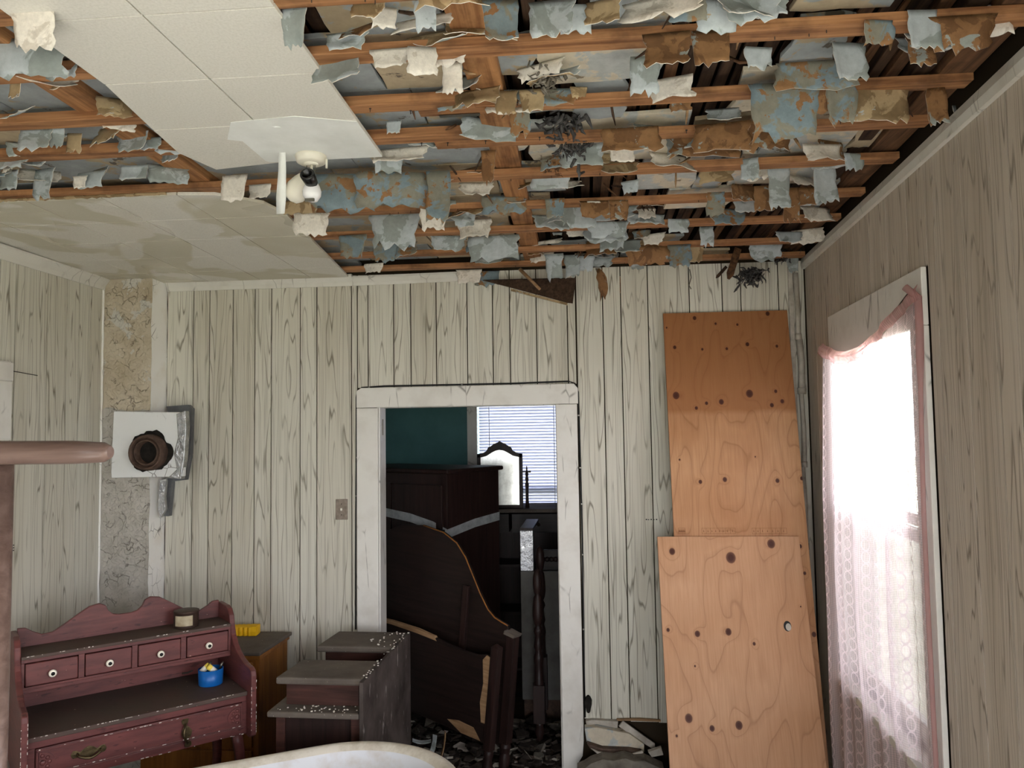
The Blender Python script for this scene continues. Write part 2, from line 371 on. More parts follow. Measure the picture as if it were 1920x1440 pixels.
# ---------------------------------------------------------------- mesh helpers
class MB:
    def __init__(s): s.v = []; s.f = []; s.mi = []; s.sm = []; s.uv = None
    def add(s, vs, fs, mi=0, sm=False):
        k = len(s.v); s.v += [Vector(p) for p in vs]
        for f in fs: s.f.append(tuple(i+k for i in f)); s.mi.append(mi); s.sm.append(sm)
        return s
    def box(s, x0, x1, y0, y1, z0, z1, mi=0, mat=None):
        vs = [Vector((x, y, z)) for z in (z0, z1) for y in (y0, y1) for x in (x0, x1)]
        if mat: vs = [mat @ p for p in vs]
        return s.add(vs, [(0, 2, 3, 1), (4, 5, 7, 6), (0, 1, 5, 4), (2, 6, 7, 3), (0, 4, 6, 2), (1, 3, 7, 5)], mi)
    def prism(s, poly, d0, d1, fn, mi=0, sm=False):
        """poly of (a,b); fn(a,b,d)->Vector; extruded from d0 to d1"""
        n = len(poly); vs = [fn(a, b, d0) for a, b in poly]+[fn(a, b, d1) for a, b in poly]
        fs = [tuple(range(n))[::-1], tuple(range(n, 2*n))]
        s.add(vs, fs, mi, False)
        k = len(s.v)-2*n
        for i in range(n):
            j = (i+1) % n; s.f.append((k+i, k+j, k+n+j, k+n+i)); s.mi.append(mi); s.sm.append(sm)
        return s
    def tube(s, pts, r, seg=10, mi=0, caps=True):
        pts = [Vector(p) for p in pts]; n = len(pts)
        rs = r if isinstance(r, (list, tuple)) else [r]*n
        vs = []; prev = None
        for i, p in enumerate(pts):
            t = (pts[min(i+1, n-1)]-pts[max(i-1, 0)]).normalized()
            if prev is None:
                a = t.orthogonal().normalized()
            else:
                a = (prev - t*prev.dot(t)).normalized()
            prev = a; b = t.cross(a)
            for k in range(seg): an = 2*pi*k/seg; vs.append(p+(a*cos(an)+b*sin(an))*rs[i])
        fs = []
        for i in range(n-1):
            for k in range(seg):
                k2 = (k+1) % seg; fs.append((i*seg+k, i*seg+k2, (i+1)*seg+k2, (i+1)*seg+k))
        s.add(vs, fs, mi, True)
        if caps:
            b0 = len(s.v)-len(vs)
            s.f.append(tuple(range(b0, b0+seg))[::-1]); s.mi.append(mi); s.sm.append(False)
            s.f.append(tuple(range(b0+(n-1)*seg, b0+n*seg))); s.mi.append(mi); s.sm.append(False)
        return s
    def lathe(s, prof, seg=20, mat=None, mi=0, caps=True):
        """prof of (r,z) about Z"""
        mat = mat or Matrix(); vs = []
        for r, z in prof:
            for k in range(seg): a = 2*pi*k/seg; vs.append(mat @ Vector((r*cos(a), r*sin(a), z)))
        fs = [(i*seg+k, i*seg+(k+1) % seg, (i+1)*seg+(k+1) % seg, (i+1)*seg+k) for i in range(len(prof)-1) for k in range(seg)]
        s.add(vs, fs, mi, True)
        if caps:
            b0 = len(s.v)-len(vs); n = len(prof)
            s.f.append(tuple(range(b0, b0+seg))[::-1]); s.mi.append(mi); s.sm.append(False)
            s.f.append(tuple(range(b0+(n-1)*seg, b0+n*seg))); s.mi.append(mi); s.sm.append(False)
        return s
    def build(s, name, mats, parent=None, bevel=0, origin=None):
        if isinstance(mats, str): mats = [mats]
        me = bpy.data.meshes.new(name)
        off = Vector(origin) if origin is not None else Vector()
        me.from_pydata([tuple(p-off) for p in s.v], [], s.f)
        for q in mats: me.materials.append(M[q])
        for p, mi, sm in zip(me.polygons, s.mi, s.sm): p.material_index = mi; p.use_smooth = sm
        bm = bmesh.new(); bm.from_mesh(me)
        if not getattr(s, 'open', False): bmesh.ops.recalc_face_normals(bm, faces=bm.faces)
        bm.to_mesh(me); bm.free()
        if s.uv:
            ul = me.uv_layers.new(name='UVMap')
            for lp in me.loops: ul.data[lp.index].uv = s.uv[lp.vertex_index]
        o = bpy.data.objects.new(name, me); COL.objects.link(o); o.location = off
        if parent is not None:
            o.parent = parent
            o.matrix_parent_inverse = parent_inv(parent)
        if bevel:
            bv = o.modifiers.new('bevel', 'BEVEL'); bv.width = bevel; bv.segments = 2; bv.limit_method = 'ANGLE'
        return o
def parent_inv(p):
    mm = Matrix.Translation(p.location) @ p.rotation_euler.to_matrix().to_4x4()
    if p.parent: mm = parent_world(p.parent) @ p.matrix_parent_inverse @ mm
    return mm.inverted()
def parent_world(p):
    return parent_inv(p).inverted()
def tag(o, label=None, cat=None, group=None, kind=None):
    for k, v in (('label', label), ('category', cat), ('group', group), ('kind', kind)):
        if v: o[k] = v
    return o
def empty(name, loc, label=None, cat=None, group=None, kind=None):
    o = bpy.data.objects.new(name, None); o.empty_display_size = .1; COL.objects.link(o); o.location = loc
    return tag(o, label, cat, group, kind)
def bx(name, mat, parent, x0, x1, y0, y1, z0, z1, bevel=0, mtx=None):
    mid = Vector(((x0+x1)/2, (y0+y1)/2, (z0+z1)/2))
    if mtx: mid = mtx @ mid
    return MB().box(x0, x1, y0, y1, z0, z1, mat=mtx).build(name, mat, parent, bevel, origin=mid)
#==STRUCT==
# ================================================================ STRUCTURE
LX, BY, NY = -2.66, 4.24, -2.2            # left wall face, back wall face, near wall face
RWO = Vector((1.225, 4.24, 0)); RD = Vector((-.055, -.9985, 0)); RN = Vector((-.9985, .055, 0))
RM = Matrix((RD, RN, Vector((0, 0, 1)))).transposed().to_4x4(); RM.translation = RWO   # right wall frame: s, inward offset, z
def RWP(s, off, z): return RM @ Vector((s, off, z))

floor = bx('floor', 'floor', None, -3.0, 1.6, -2.4, 7.0, -.12, 0); tag(floor, kind='structure')
tag(bx('floor_bounce_sheet', 'floor_bounce_pale', None, LX+.02, .95, NY+.02, 2.0, 0, .006), kind='structure')  # pale sheet added out of view to bounce light up to the ceiling
ground = MB().box(-40, 40, -40, 60, -.75, -.6).build('ground', 'grass'); tag(ground, 'green lawn outside the curtained window', 'ground', kind='structure')
roof = bx('roof', 'roof', None, -3.1, 1.75, -2.75, 7.1, 3.05, 3.12); tag(roof, kind='structure')
found = MB().box(-3.0, 1.6, -2.4, 7.0, -.6, -.12).build('foundation', 'siding'); tag(found, kind='structure')

# ---- back wall with its panel boards
wb = MB()
wb.box(-2.8, -1.12, BY+.008, BY+.12, 0, 3.05); wb.box(-.131, 1.5, BY+.008, BY+.12, 0, 3.05); wb.box(-1.12, -.131, BY+.008, BY+.12, 1.975, 3.05)
wall_back = tag(wb.build('wall_back', 'backing'), kind='structure')
def plank(parent, name, mat, x0, x1, z0, z1, y0=BY, y1=BY+.008, mtx=None, bow=0):
    g = .003
    return bx(name, mat, parent, x0+g, x1-g, y0, y1, z0, z1, 0, mtx)
gpx = [318, 363, 393, 437, 478, 509, 563, 594, 659, 690, 738, 770, 818, 876, 924, 956, 1006, 1064, 1081, 1131, 1165, 1216, 1294, 1356, 1391, 1462]
gx = [-2.372]+[at_y(p, 620, BY).x for p in gpx[1:]]+[1.222]
for a, b in zip(gx, gx[1:]):
    for (x0, x1, z0) in ((max(a, -9), min(b, -1.247), .02), (max(a, -1.247), min(b, -.012), 2.088), (max(a, -.012), b, .285+rnd.uniform(-.012, .012))):
        if x1-x0 > .012: plank(wall_back, 'wall_plank', 'panel_back', x0, x1, z0, 2.73)
mk = MB()
for i, px in enumerate((1212, 1216, 1221, 1226, 1231)):
    q = at_y(px, 974, BY); mk.box(q.x-.004, q.x+.004, BY-.0008, BY, q.z-.003, q.z+.003-.002*(i % 2))
MARK_BACK = mk
# ---- left wall
wall_left = tag(MB().box(LX-.13, LX-.008, NY-.12, BY+.12, 0, 3.05).build('wall_left', 'backing'), kind='structure')
LM = Matrix(((0, -1, 0, LX), (1, 0, 0, 0), (0, 0, 1, 0), (0, 0, 0, 1)))
gl = [4.08, 3.97, 3.873, 3.774, 3.627, 3.405]; y = 3.405
while y > NY: y -= rnd.choice((.1, .13, .16, .22)); gl.append(max(y, NY))
for a, b in zip(gl[1:], gl): plank(wall_left, 'wall_plank', 'panel_back', a, b, .02, 2.745, 0, .008, LM)
# ---- right wall with the window opening
WS0, WS1, WZ0, WZ1 = .575, 1.545, .72, 2.27
wr = MB()
W3A, W3B = 2.62, 4.25  # second opening, out of view, added for its daylight
for q in ((-.2, WS0, 0, 3.05), (WS1, W3A, 0, 3.05), (W3B, 6.6, 0, 3.05), (WS0, WS1, 0, WZ0), (WS0, WS1, WZ1, 3.05), (W3A, W3B, 0, WZ0), (W3A, W3B, WZ1, 3.05)): wr.box(q[0], q[1], -.13, -.008, q[2], q[3], mat=RM)
wall_right = tag(wr.build('wall_right', 'backing'), kind='structure')
gs = [.008, .198, .414, .65, .882, 1.09, 1.298, 1.5, 1.732, 1.93, 2.109, 2.211]; s = 2.211
while s < 6.4: s += rnd.choice((.1, .14, .2)); gs.append(min(s, 6.4))
for a, b in zip(gs, gs[1:]):
    for (x0, x1, z0, z1) in ((a, min(b, .5), .02, 2.74), (max(a, .5), min(b, 1.665), .02, .66), (max(a, .5), min(b, 1.665), 2.355, 2.74), (max(a, 1.665), min(b, W3A), .02, 2.74), (max(a, W3A), min(b, W3B), .02, WZ0), (max(a, W3A), min(b, W3B), WZ1, 2.74), (max(a, W3B), b, .02, 2.74)):
        if x1-x0 > .012: plank(wall_right, 'wall_plank', 'panel_right', x0, x1, z0, z1, -.008, 0, RM)
# ---- near wall (behind the camera): unseen window and open doorway, added to let daylight in
wn = MB()
NW = (-1.75, -.85, .8, 2.3); ND = (-.2, .75, 0, 2.1)
for q in ((-2.76, NW[0], 0, 3.05), (NW[0], NW[1], 0, NW[2]), (NW[0], NW[1], NW[3], 3.05), (NW[1], ND[0], 0, 3.05), (ND[0], ND[1], ND[3], 3.05), (ND[1], 1.0, 0, 3.05)):
    wn.box(q[0], q[1], NY-.12, NY, q[2], q[3])
tag(wn.build('wall_near', 'panel_back'), kind='structure')
portal('window_portal_near', ((NW[0]+NW[1])/2, NY-.06, (NW[2]+NW[3])/2), (radians(90), 0, 0), NW[1]-NW[0], NW[3]-NW[2])
portal('door_portal_near', ((ND[0]+ND[1])/2, NY-.06, 1.05), (radians(90), 0, 0), ND[1]-ND[0], 2.1)

# ---- room beyond the doorway
FY = 6.5
wf = MB()
FX0, FX1, FZ0, FZ1 = -.87, -.12, .95, 2.2
wf.box(-3.0, FX0, FY, FY+.12, 0, 3.05); wf.box(FX1, 1.5, FY, FY+.12, 0, 3.05); wf.box(FX0, FX1, FY, FY+.12, 0, FZ0); wf.box(FX0, FX1, FY, FY+.12, FZ1, 3.05)
tag(wf.build('wall_far', 'teal_paint'), kind='structure')
tag(bx('wall_far_left', 'teal_paint', None, -3.0, -2.88, BY+.12, FY, 0, 3.05), kind='structure')
tag(bx('wall_far_right', 'teal_paint', None, 1.38, 1.5, BY+.12, FY, 0, 3.05), kind='structure')
tag(bx('ceiling_far', 'dirty_white', None, -2.9, 1.4, BY+.12, FY, 2.62, 2.66), kind='structure')
win2 = tag(MB().box(FX0-.085, FX0, FY-.02, FY, FZ0-.1, FZ1+.09).box(FX1, FX1+.085, FY-.02, FY, FZ0-.1, FZ1+.09).box(FX0, FX1, FY-.02, FY, FZ1, FZ1+.09).box(FX0-.1, FX1+.1, FY-.06, FY, FZ0-.03, FZ0).build('window_2', 'trim_white', bevel=.003), kind='structure')
bx('sash_rail', 'trim_white', win2, FX0, FX1, FY+.05, FY+.09, 1.30, 1.35); bx('sash_rail', 'trim_white', win2, FX0, FX1, FY+.05, FY+.09, FZ0, FZ0+.06)
bx('sash_rail', 'trim_white', win2, FX0, FX1, FY+.05, FY+.09, FZ1-.05, FZ1)
bx('window_pane', 'pane_glass', win2, FX0, FX1, FY+.068, FY+.072, 1.35, FZ1-.05); bx('window_pane', 'pane_glass', win2, FX0, FX1, FY+.068, FY+.072, FZ0+.06, 1.30)
portal('window_portal_far', ((FX0+FX1)/2, FY+.11, (FZ0+FZ1)/2), (radians(-90), 0, 0), FX1-FX0, FZ1-FZ0)
blind = empty('venetian_blind', ((FX0+FX1)/2, FY, FZ1), 'white venetian blind closed over the bright far-room window', 'blind')
slat_me = None
zz = FZ1-.05; k = 0
while zz > FZ0+.02:
    if slat_me is None:
        o = MB().add([(FX0+.012, -.007, .0125), (FX1-.012, -.007, .0125), (FX1-.012, -.002, 0), (FX0+.012, -.002, 0), (FX0+.012, .005, -.0125), (FX1-.012, .005, -.0125)], [(0, 1, 2, 3), (3, 2, 5, 4)])
        o.v = [p-Vector(((FX0+FX1)/2, 0, 0)) for p in o.v]; o.open = True
        o = o.build('slat', 'blind_slat', blind); slat_me = o.data
    else:
        o = bpy.data.objects.new('slat', slat_me); COL.objects.link(o); o.parent = blind; o.matrix_parent_inverse = parent_inv(blind)
    o.location = ((FX0+FX1)/2, FY+.03, zz); zz -= .0256
bx('headrail', 'slat_white', blind, FX0+.008, FX1-.008, FY+.01, FY+.045, FZ1-.04, FZ1)
for xx in (FX0+.1, FX1-.1): bx('ladder_cord', 'slat_white', blind, xx-.003, xx+.003, FY+.012, FY+.016, FZ0+.02, FZ1-.03)
MB().tube([(FX1-.06, FY+.005, FZ1-.05), (FX1-.06, FY+.005, 1.45)], .003, 6).build('tilt_wand', 'metal', blind)

# ---- door casing (door_1)
dr = empty('door_1', (-.63, BY, 0), kind='structure')
def board(name, mat, parent, x0, x1, y0, y1, z0, z1, seed=0): return bx(name, mat, parent, x0, x1, y0, y1, z0, z1, .004)
MB().prism([(-1.247, 1.975), (-.008, 1.977), (-.008, 2.062), (-.03, 2.088), (-1.22, 2.086), (-1.247, 2.068)], BY-.022, BY, lambda a, b, d: Vector((a, d, b))).build('head_casing', 'casing_white', dr, .003)
board('side_casing', 'casing_white', dr, -1.247, -1.125, BY-.02, BY, .02, 1.973)
MB().prism([(-.131, 1.975), (-.014, 1.975), (-.012, .18), (-.02, .1), (-.045, .06), (-.05, .035), (-.125, .03)], BY-.02, BY, lambda a, b, d: Vector((a, d, b))).build('side_casing', 'casing_white', dr, .003)
board('door_jamb', 'casing_white', dr, -1.135, -1.118, BY, BY+.13, 0, 1.985); board('door_jamb', 'casing_white', dr, -.133, -.116, BY, BY+.13, 0, 1.985)
board('door_jamb', 'casing_white', dr, -1.12, -.13, BY, BY+.13, 1.973, 1.99)
bx('hinge_plate', 'dirty_white', dr, -1.1185, -1.1165, BY+.04, BY+.075, 1.82, 1.91, .001)

# ---- window_1 on the right wall: casing, sashes, panes, sill
w1 = empty('window_1', RWP(1.06, 0, WZ0), kind='structure')
def rb(name, mat, s0, s1, o0, o1, z0, z1, par=None, bev=.003): return bx(name, mat, par or w1, s0, s1, o0, o1, z0, z1, bev, RM)
rb('head_casing', 'casing_white', .50, 1.655, 0, .018, 2.16, 2.352)
rb('side_casing', 'casing_white', .50, WS0+.012, 0, .018, .66, 2.159); rb('side_casing', 'casing_white', WS1-.012, 1.655, 0, .018, .66, 2.159)
rb('window_sill', 'trim_white', .44, 1.70, -.02, .06, .685, .715); rb('sill_apron', 'trim_white', .50, 1.655, 0, .016, .60, .684)
for s0 in (WS0-.002, WS1-.018): rb('jamb_lining', 'trim_white', s0, s0+.02, -.13, 0, WZ0-.005, WZ1)
for (z0, z1, of) in ((WZ0, WZ0+.07, -.06), (1.42, 1.465, -.06), (1.465, 1.51, -.095), (WZ1-.06, WZ1, -.095)): rb('sash_rail', 'trim_white', WS0+.02, WS1-.02, of, of+.03, z0, z1)
for (of, z0, z1) in ((-.06, WZ0+.07, 1.42), (-.095, 1.51, WZ1-.06)):
    for s0 in (WS0+.02, WS1-.06): rb('sash_stile', 'trim_white', s0, s0+.04, of, of+.03, z0, z1)
    rb('window_pane', 'pane_glass', WS0+.055, WS1-.055, of+.013, of+.017, z0-.004, z1+.004, bev=0)
rb('insect_screen', 'screen_mesh', WS0+.02, WS1-.02, -.125, -.123, WZ0, 1.44, bev=0)
po = RWP((WS0+WS1)/2, -.12, (WZ0+WZ1)/2)
portal('window_portal_right', po, (radians(90), 0, atan2(RN.y, RN.x)-pi/2), WS1-WS0, WZ1-WZ0)
bpy.data.objects['window_portal_right'].rotation_euler = (radians(90), 0, radians(90)+.055)
portal('added_window_portal', RWP((W3A+W3B)/2, -.12, (WZ0+WZ1)/2), (radians(90), 0, radians(90)+.055), W3B-W3A, WZ1-WZ0)

w3 = empty('added_window', RWP(3.43, 0, WZ0), kind='structure')  # unseen window, added to light the left wall and chimney side
rb('head_casing', 'casing_white', W3A-.07, W3B+.07, 0, .018, WZ1, WZ1+.08, w3); rb('window_sill', 'trim_white', W3A-.09, W3B+.09, -.02, .06, WZ0-.03, WZ0, w3)
for s0 in (W3A-.07, W3B): rb('side_casing', 'casing_white', s0, s0+.07, 0, .018, WZ0, WZ1, w3)
for s0 in (W3A, W3B-.015): rb('jamb_lining', 'trim_white', s0, s0+.015, -.13, 0, WZ0, WZ1, w3)
for (z0, z1) in ((WZ0, WZ0+.06), (1.44, 1.5), (WZ1-.05, WZ1)): rb('sash_rail', 'trim_white', W3A, W3B, -.08, -.05, z0, z1, w3)
for (z0, z1) in ((WZ0+.06, 1.44), (1.5, WZ1-.05)): rb('window_pane', 'pane_glass', W3A, W3B, -.067, -.063, z0, z1, w3, 0)
# ---- crown trims
def crown(name, pts_fn, a, b, mat='trim_white'):
    mb = MB(); prof = [(0, -.062), (.008, -.062), (.012, -.04), (.03, -.014), (.038, -.008), (.038, .0), (0, .0)]
    mb.prism(prof, a, b, pts_fn); return tag(mb.build(name, mat), kind='structure')
crown('trim_1', lambda p, q, d: Vector((d, BY-p, zc(BY)+.018+q+(0 if d < -1.2 else -.0)))  , -2.372, -1.27)
# the loose right length of the crown dips away from the wall
mb = MB(); prof = [(0, -.05), (.008, -.05), (.012, -.035), (.03, -.012), (.03, 0), (0, 0)]
mb.prism(prof, -1.268, -.60, lambda p, q, d: Vector((d, BY-p, zc(BY)+.006+q+.012*(d+1.268)))); tag(mb.build('trim_2', 'trim_white'), kind='structure')
crown('trim_3', lambda p, q, d: Vector((LX+p, d, zc(d)+.004+q)), NY, 4.08)
mb = MB()
mb.prism([(0, -.056), (.016, -.056), (.02, -.03), (.014, 0), (0, 0)], 0.0, 6.3, lambda p, q, d: RWP(d, p, 2.752+q+(-.012 if d < .1 else 0))); tag(mb.build('trim_4', 'trim_white'), kind='structure')
tag(bx('baseboard_right', 'dirty_white', None, .02, 6.3, 0, .016, 0.0, .16, .003, RM), kind='structure')
tag(bx('baseboard_left', 'dirty_white', None, LX, LX+.016, NY, 4.07, 0, .15, .003), kind='structure')

# ---- chimney breast
ch = MB()
cx0, cx1, cy0 = LX, -2.375, 4.08
nx, nz = 10, 60
grid = {}
for j in range(nz+1):
    z = 2.735*j/nz
    for i in range(nx+1):
        x = cx0+(cx1-cx0)*i/nx
        d = .012*noise.noise(Vector((x*9, 3, z*7)))+.006*noise.noise(Vector((x*25, 8, z*22)))
        grid[i, j] = len(ch.v); ch.v.append(Vector((x, cy0-d+0, z)))
for j in range(nz):
    for i in range(nx):
        ch.f.append((grid[i, j], grid[i+1, j], grid[i+1, j+1], grid[i, j+1])); ch.mi.append(0); ch.sm.append(True)
cdup = {j: len(ch.v)+j for j in range(nz+1)}
for j in range(nz+1): ch.v.append(ch.v[grid[nx, j]].copy())
k0 = len(ch.v)
for j in range(nz+1):
    for yy in (4.15, BY+.01):
        z = 2.735*j/nz; ch.v.append(Vector((cx1+.008*noise.noise(Vector((1, yy*9, z*9))), yy, z)))
for j in range(nz):
    a, b = cdup[j], cdup[j+1]; p = k0+2*j
    ch.f += [(a, p, p+2, b), (p, p+1, p+3, p+2)]; ch.mi += [1, 1]; ch.sm += [True, True]
ch.open = True
chim = tag(ch.build('chimney', ['chimney_paint', 'chimney_white_lit']), kind='structure')
for (z0, z1, x0, x1) in ((.02, 2.72, cx0, cx0+.012),):
    mb = MB(); pts = [(cx0+.004+.004*noise.noise(Vector((0, 0, z*14))), cy0-.008, z) for z in [z0+(z1-z0)*i/40 for i in range(41)]]
    mb.tube(pts, .006, 6).build('caulk_line', 'chimney_white_lit', chim)
# flue cover: plate, thimble, soot ring, foil wrap and tape
fl = empty('flue_cover', (-2.45, cy0, 1.74), 'white painted flue plate with rusty round stovepipe collar on chimney', 'flue cover')
P = lambda px, py, Y=4.04: at_y(px, py, Y)
plc = [(216, 771), (340, 773), (349, 783), (346, 893), (212, 896), (211, 884), (215, 790)]
mb = MB(); pl = [(P(*q).x, P(*q).z) for q in plc]
mb.prism(pl, 4.025, 4.055, lambda a, b, d: Vector((a, d, b))); mb.build('plate', 'plate_white', fl, .004)
fo = [(334, 776), (351, 770), (353, 800), (349, 860), (343, 898), (318, 896), (335, 880), (330, 850), (337, 820)]
mb = MB(); mb.prism([(P(*q).x, P(*q).z) for q in fo], 4.018, 4.062, lambda a, b, d: Vector((a, d, b))); mb.build('foil_wrap', 'foil', fl, .004)
tp = [(312, 762), (352, 759), (359, 766), (356, 850), (347, 900), (322, 903), (316, 968), (306, 968), (304, 900), (340, 890), (346, 790), (314, 775)]
mb = MB(); mb.prism([(at_y(q[0], q[1], 4.2).x, at_y(q[0], q[1], 4.2).z) for q in tp], 4.2, 4.238, lambda a, b, d: Vector((a, d, b))); mb.build('tape', 'grey_tape', fl)
fo2 = [(302, 900), (314, 898), (310, 930), (312, 955), (303, 970), (298, 955)]
mb = MB(); mb.prism([(at_y(q[0], q[1], 4.14).x, at_y(q[0], q[1], 4.14).z) for q in fo2], 4.13, 4.15, lambda a, b, d: Vector((a, d, b))); mb.build('foil_strip', 'foil', fl)
cc = P(283, 848, 4.022)
cm = Matrix.Translation(cc) @ Matrix.Rotation(radians(90), 4, 'X')     # local +z -> -y
poly = []
for i in range(40):
    a = 2*pi*i/40; r = .118+.03*noise.noise(Vector((cos(a)*1.6, sin(a)*1.6, 4)))+.01*noise.noise(Vector((cos(a)*5, sin(a)*5, 1)))
    poly.append((cc.x-.008+r*cos(a), cc.z+.004+r*sin(a)))
mb = MB(); mb.prism(poly, 4.018, 4.024, lambda a, b, d: Vector((a, d, b))); mb.build('soot_ring', 'soot', fl)
mb = MB(); mb.lathe([(.098, 0), (.1, .008), (.098, .016), (.094, .06), (.086, .064), (.082, .06), (.078, .03), (.072, .028), (.07, .052), (.064, .054), (.06, .05), (.058, -.14)], 32, cm, caps=False); mb.open = False
mb.build('stovepipe_collar', 'rust', fl)
mb = MB(); mb.lathe([(.001, -.13), (.062, -.13)], 24, cm, caps=False); mb.build('flue_throat', 'soot', fl)
mb = MB(); mb.prism([(cc.x-.04, cc.z-.05), (cc.x+.02, cc.z-.055), (cc.x+.03, cc.z-.03), (cc.x, cc.z-.015), (cc.x-.035, cc.z-.03)], 4.04, 4.13, lambda a, b, d: Vector((a, d, b))); mb.build('soot_heap', 'rubble', fl)

# ================================================================ CEILING
ceil = empty('ceiling', (-.7, 2, 2.75), kind='structure')
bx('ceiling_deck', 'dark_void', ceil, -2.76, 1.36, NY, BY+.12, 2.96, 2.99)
BYS = [at_c(*q, .012).y for q in ((540, 2), (900, 97), (920, 195), (890, 262), (943, 333), (962, 389), (962, 434), (962, 473), (994, 509))]
BYS = [BYS[0]-.6, BYS[0]-.3]+BYS
BYS[-1] = min(BYS[-1], 4.12)
def rwx(y): return 1.225-.055*(4.24-y)
def tilted(name, mat, par, x0, x1, y0, y1, z0, z1, dzx=0, dyx=0, bev=.002, nseg=1):
    """bar along x with small drop and skew"""
    mb = MB()
    n = nseg
    for i in range(n):
        a = x0+(x1-x0)*i/n; b = x0+(x1-x0)*(i+1)/n
        def sh(x, y, z): t = (x-x0)/(x1-x0); return Vector((x, y+dyx*t, z+dzx*t))
        vs = [sh(x, yy, zz) for zz in (z0, z1) for yy in (y0, y1) for x in (a, b)]
        mb.add(vs, [(0, 2, 3, 1), (4, 5, 7, 6), (0, 1, 5, 4), (2, 6, 7, 3), (0, 4, 6, 2), (1, 3, 7, 5)])
    return mb.build(name, mat, par, bev, origin=((x0+x1)/2, (y0+y1)/2, z0))
for i, y in enumerate(BYS):
    z = zc(y)+.013; w = rnd.uniform(.05, .062); xr = rwx(y)-.03
    sk = rnd.uniform(-.01, .012)
    if i in (4, 5):                                   # lapped battens: two lengths side by side
        tilted('batten', 'batten_wood', ceil, LX+.01, -.28, y-w/2-.012, y+w/2-.012, z, z+.03, 0, sk)
        tilted('batten', 'batten_wood', ceil, -.45, xr, y+w/2-.008, y+w*1.35, z+.002, z+.024, 0, -sk)
    else:
        tilted('batten', 'batten_wood', ceil, LX+.01, xr, y-w/2, y+w/2, z, z+.024, -.004, sk)
for i, (xj, x2) in enumerate(((-1.38, -1.41), (-.252, -.235), (-2.52, -2.54))):
    mb = MB()
    for (y0, y1) in ((NY+.02, 2.4), (2.4, BY-.02)):
        t = lambda yy: xj+(x2-xj)*(yy-NY)/(BY-NY)
        vs = [Vector((t(yy)+dx, yy, zc(yy)+.037+dz)) for dz in (0, .05) for yy in (y0, y1) for dx in (-.046, .046)]
        mb.add(vs, [(0, 2, 3, 1), (4, 5, 7, 6), (0, 1, 5, 4), (2, 6, 7, 3), (0, 4, 6, 2), (1, 3, 7, 5)])
    mb.build('joist', 'joist_wood', ceil, .003, origin=(xj, 2, 2.78))
# dark rotten edge beams along the right wall
for off, wd, zz, mt in ((.03, .09, .05, 'rot_wood'), (.13, .05, .07, 'lath_wood'), (.2, .035, .085, 'rot_wood'), (.25, .03, .09, 'lath_wood')):
    mb = MB(); mb.box(0.0, 6.2, off, off+wd, 2.735+zz, 2.735+zz+.04, mat=RM); mb.build('edge_beam', mt, ceil, .003, origin=RWP(2, off, 2.8))
x = -.7; lath_me = None
while x < 1.16:
    dz = rnd.uniform(-.004, .006); mb = MB(); w = rnd.uniform(.03, .038); sk = rnd.uniform(-.012, .012)
    for (y0, y1) in ((.9, 2.4), (2.4, BY-.01)):
        vs = [Vector((x+dx+sk*(yy-2), yy, zc(yy)+.104+dz+d2)) for d2 in (0, .008) for yy in (y0, y1) for dx in (0, w)]
        mb.add(vs, [(0, 2, 3, 1), (4, 5, 7, 6), (0, 1, 5, 4), (2, 6, 7, 3), (0, 4, 6, 2), (1, 3, 7, 5)])
    mb.build('lath', rnd.choice(('lath_wood', 'lath_wood', 'rot_wood')), ceil, origin=(x, 2.5, 2.84)); x += w+rnd.uniform(.008, .02)
# old plaster, broken into slabs between the joists
def slab(x0, x1, y0, y1, z, mat, tilt=(0, 0), jag=.012, th=.014, name='plaster_slab', nseg=4):
    pts = []
    for (ax, ay, bx_, by_) in ((x0, y0, x1, y0), (x1, y0, x1, y1), (x1, y1, x0, y1), (x0, y1, x0, y0)):
        for k in range(nseg):
            t = k/nseg; pts.append((ax+(bx_-ax)*t+rnd.uniform(-jag, jag), ay+(by_-ay)*t+rnd.uniform(-jag, jag)))
    mx, my = (x0+x1)/2, (y0+y1)/2
    mb = MB(); mb.prism(pts, 0, th, lambda a, b, d: Vector((a, b, z-.02*max(0, b-2.4)+.02*max(0, my-2.4)+d+(a-mx)*tilt[0]+(b-my)*tilt[1])))
    return mb.build(name, mat, ceil, .002, origin=(mx, my, z))
ys = [1.0, 1.3]+[(a+b)/2 for a, b in zip(BYS[2:], BYS[3:])]+[BY-.01]
edges = [0.95]+[y for y in BYS[1:]]+[BY-.01]
for r, (y0, y1) in enumerate(zip(edges, edges[1:])):
    x = LX+.01
    while x < rwx(y0)-.15:
        left = x < -.3
        w = rnd.uniform(.35, .8) if left else rnd.uniform(.1, .36)
        x1 = min(x+w, -.3 if left else rwx(y0)-.1)
        if left and -.3-x1 < .1: x1 = -.3
        p = .95 if left else (.74 if x < .1 else .66 if x < .62 else .34)
        if y0 > 3.3 and not left: p -= .2
        if x1-x > .05 and rnd.random() < p:
            mt = rnd.choice(('plaster_blue', 'plaster_blue', 'plaster_tan')) if left else rnd.choice(('plaster_tan', 'plaster_light', 'plaster_light', 'plaster_blue'))
            sh = 0 if left else rnd.choice((0, 0, .3, .5))
            ya = y0+(y1-y0)*(rnd.uniform(0, sh) if not left else 0); yb = y1-(y1-y0)*(rnd.uniform(0, sh) if not left else 0)
            slab(x, x1-.004, ya, yb, zc((ya+yb)/2)+(.07 if left else .062), mt, (rnd.uniform(-.02, .02), rnd.uniform(-.04, .04)) if not left else (0, 0), .004 if left else .012)
        x = x1+(.0 if left else rnd.uniform(0, .02))
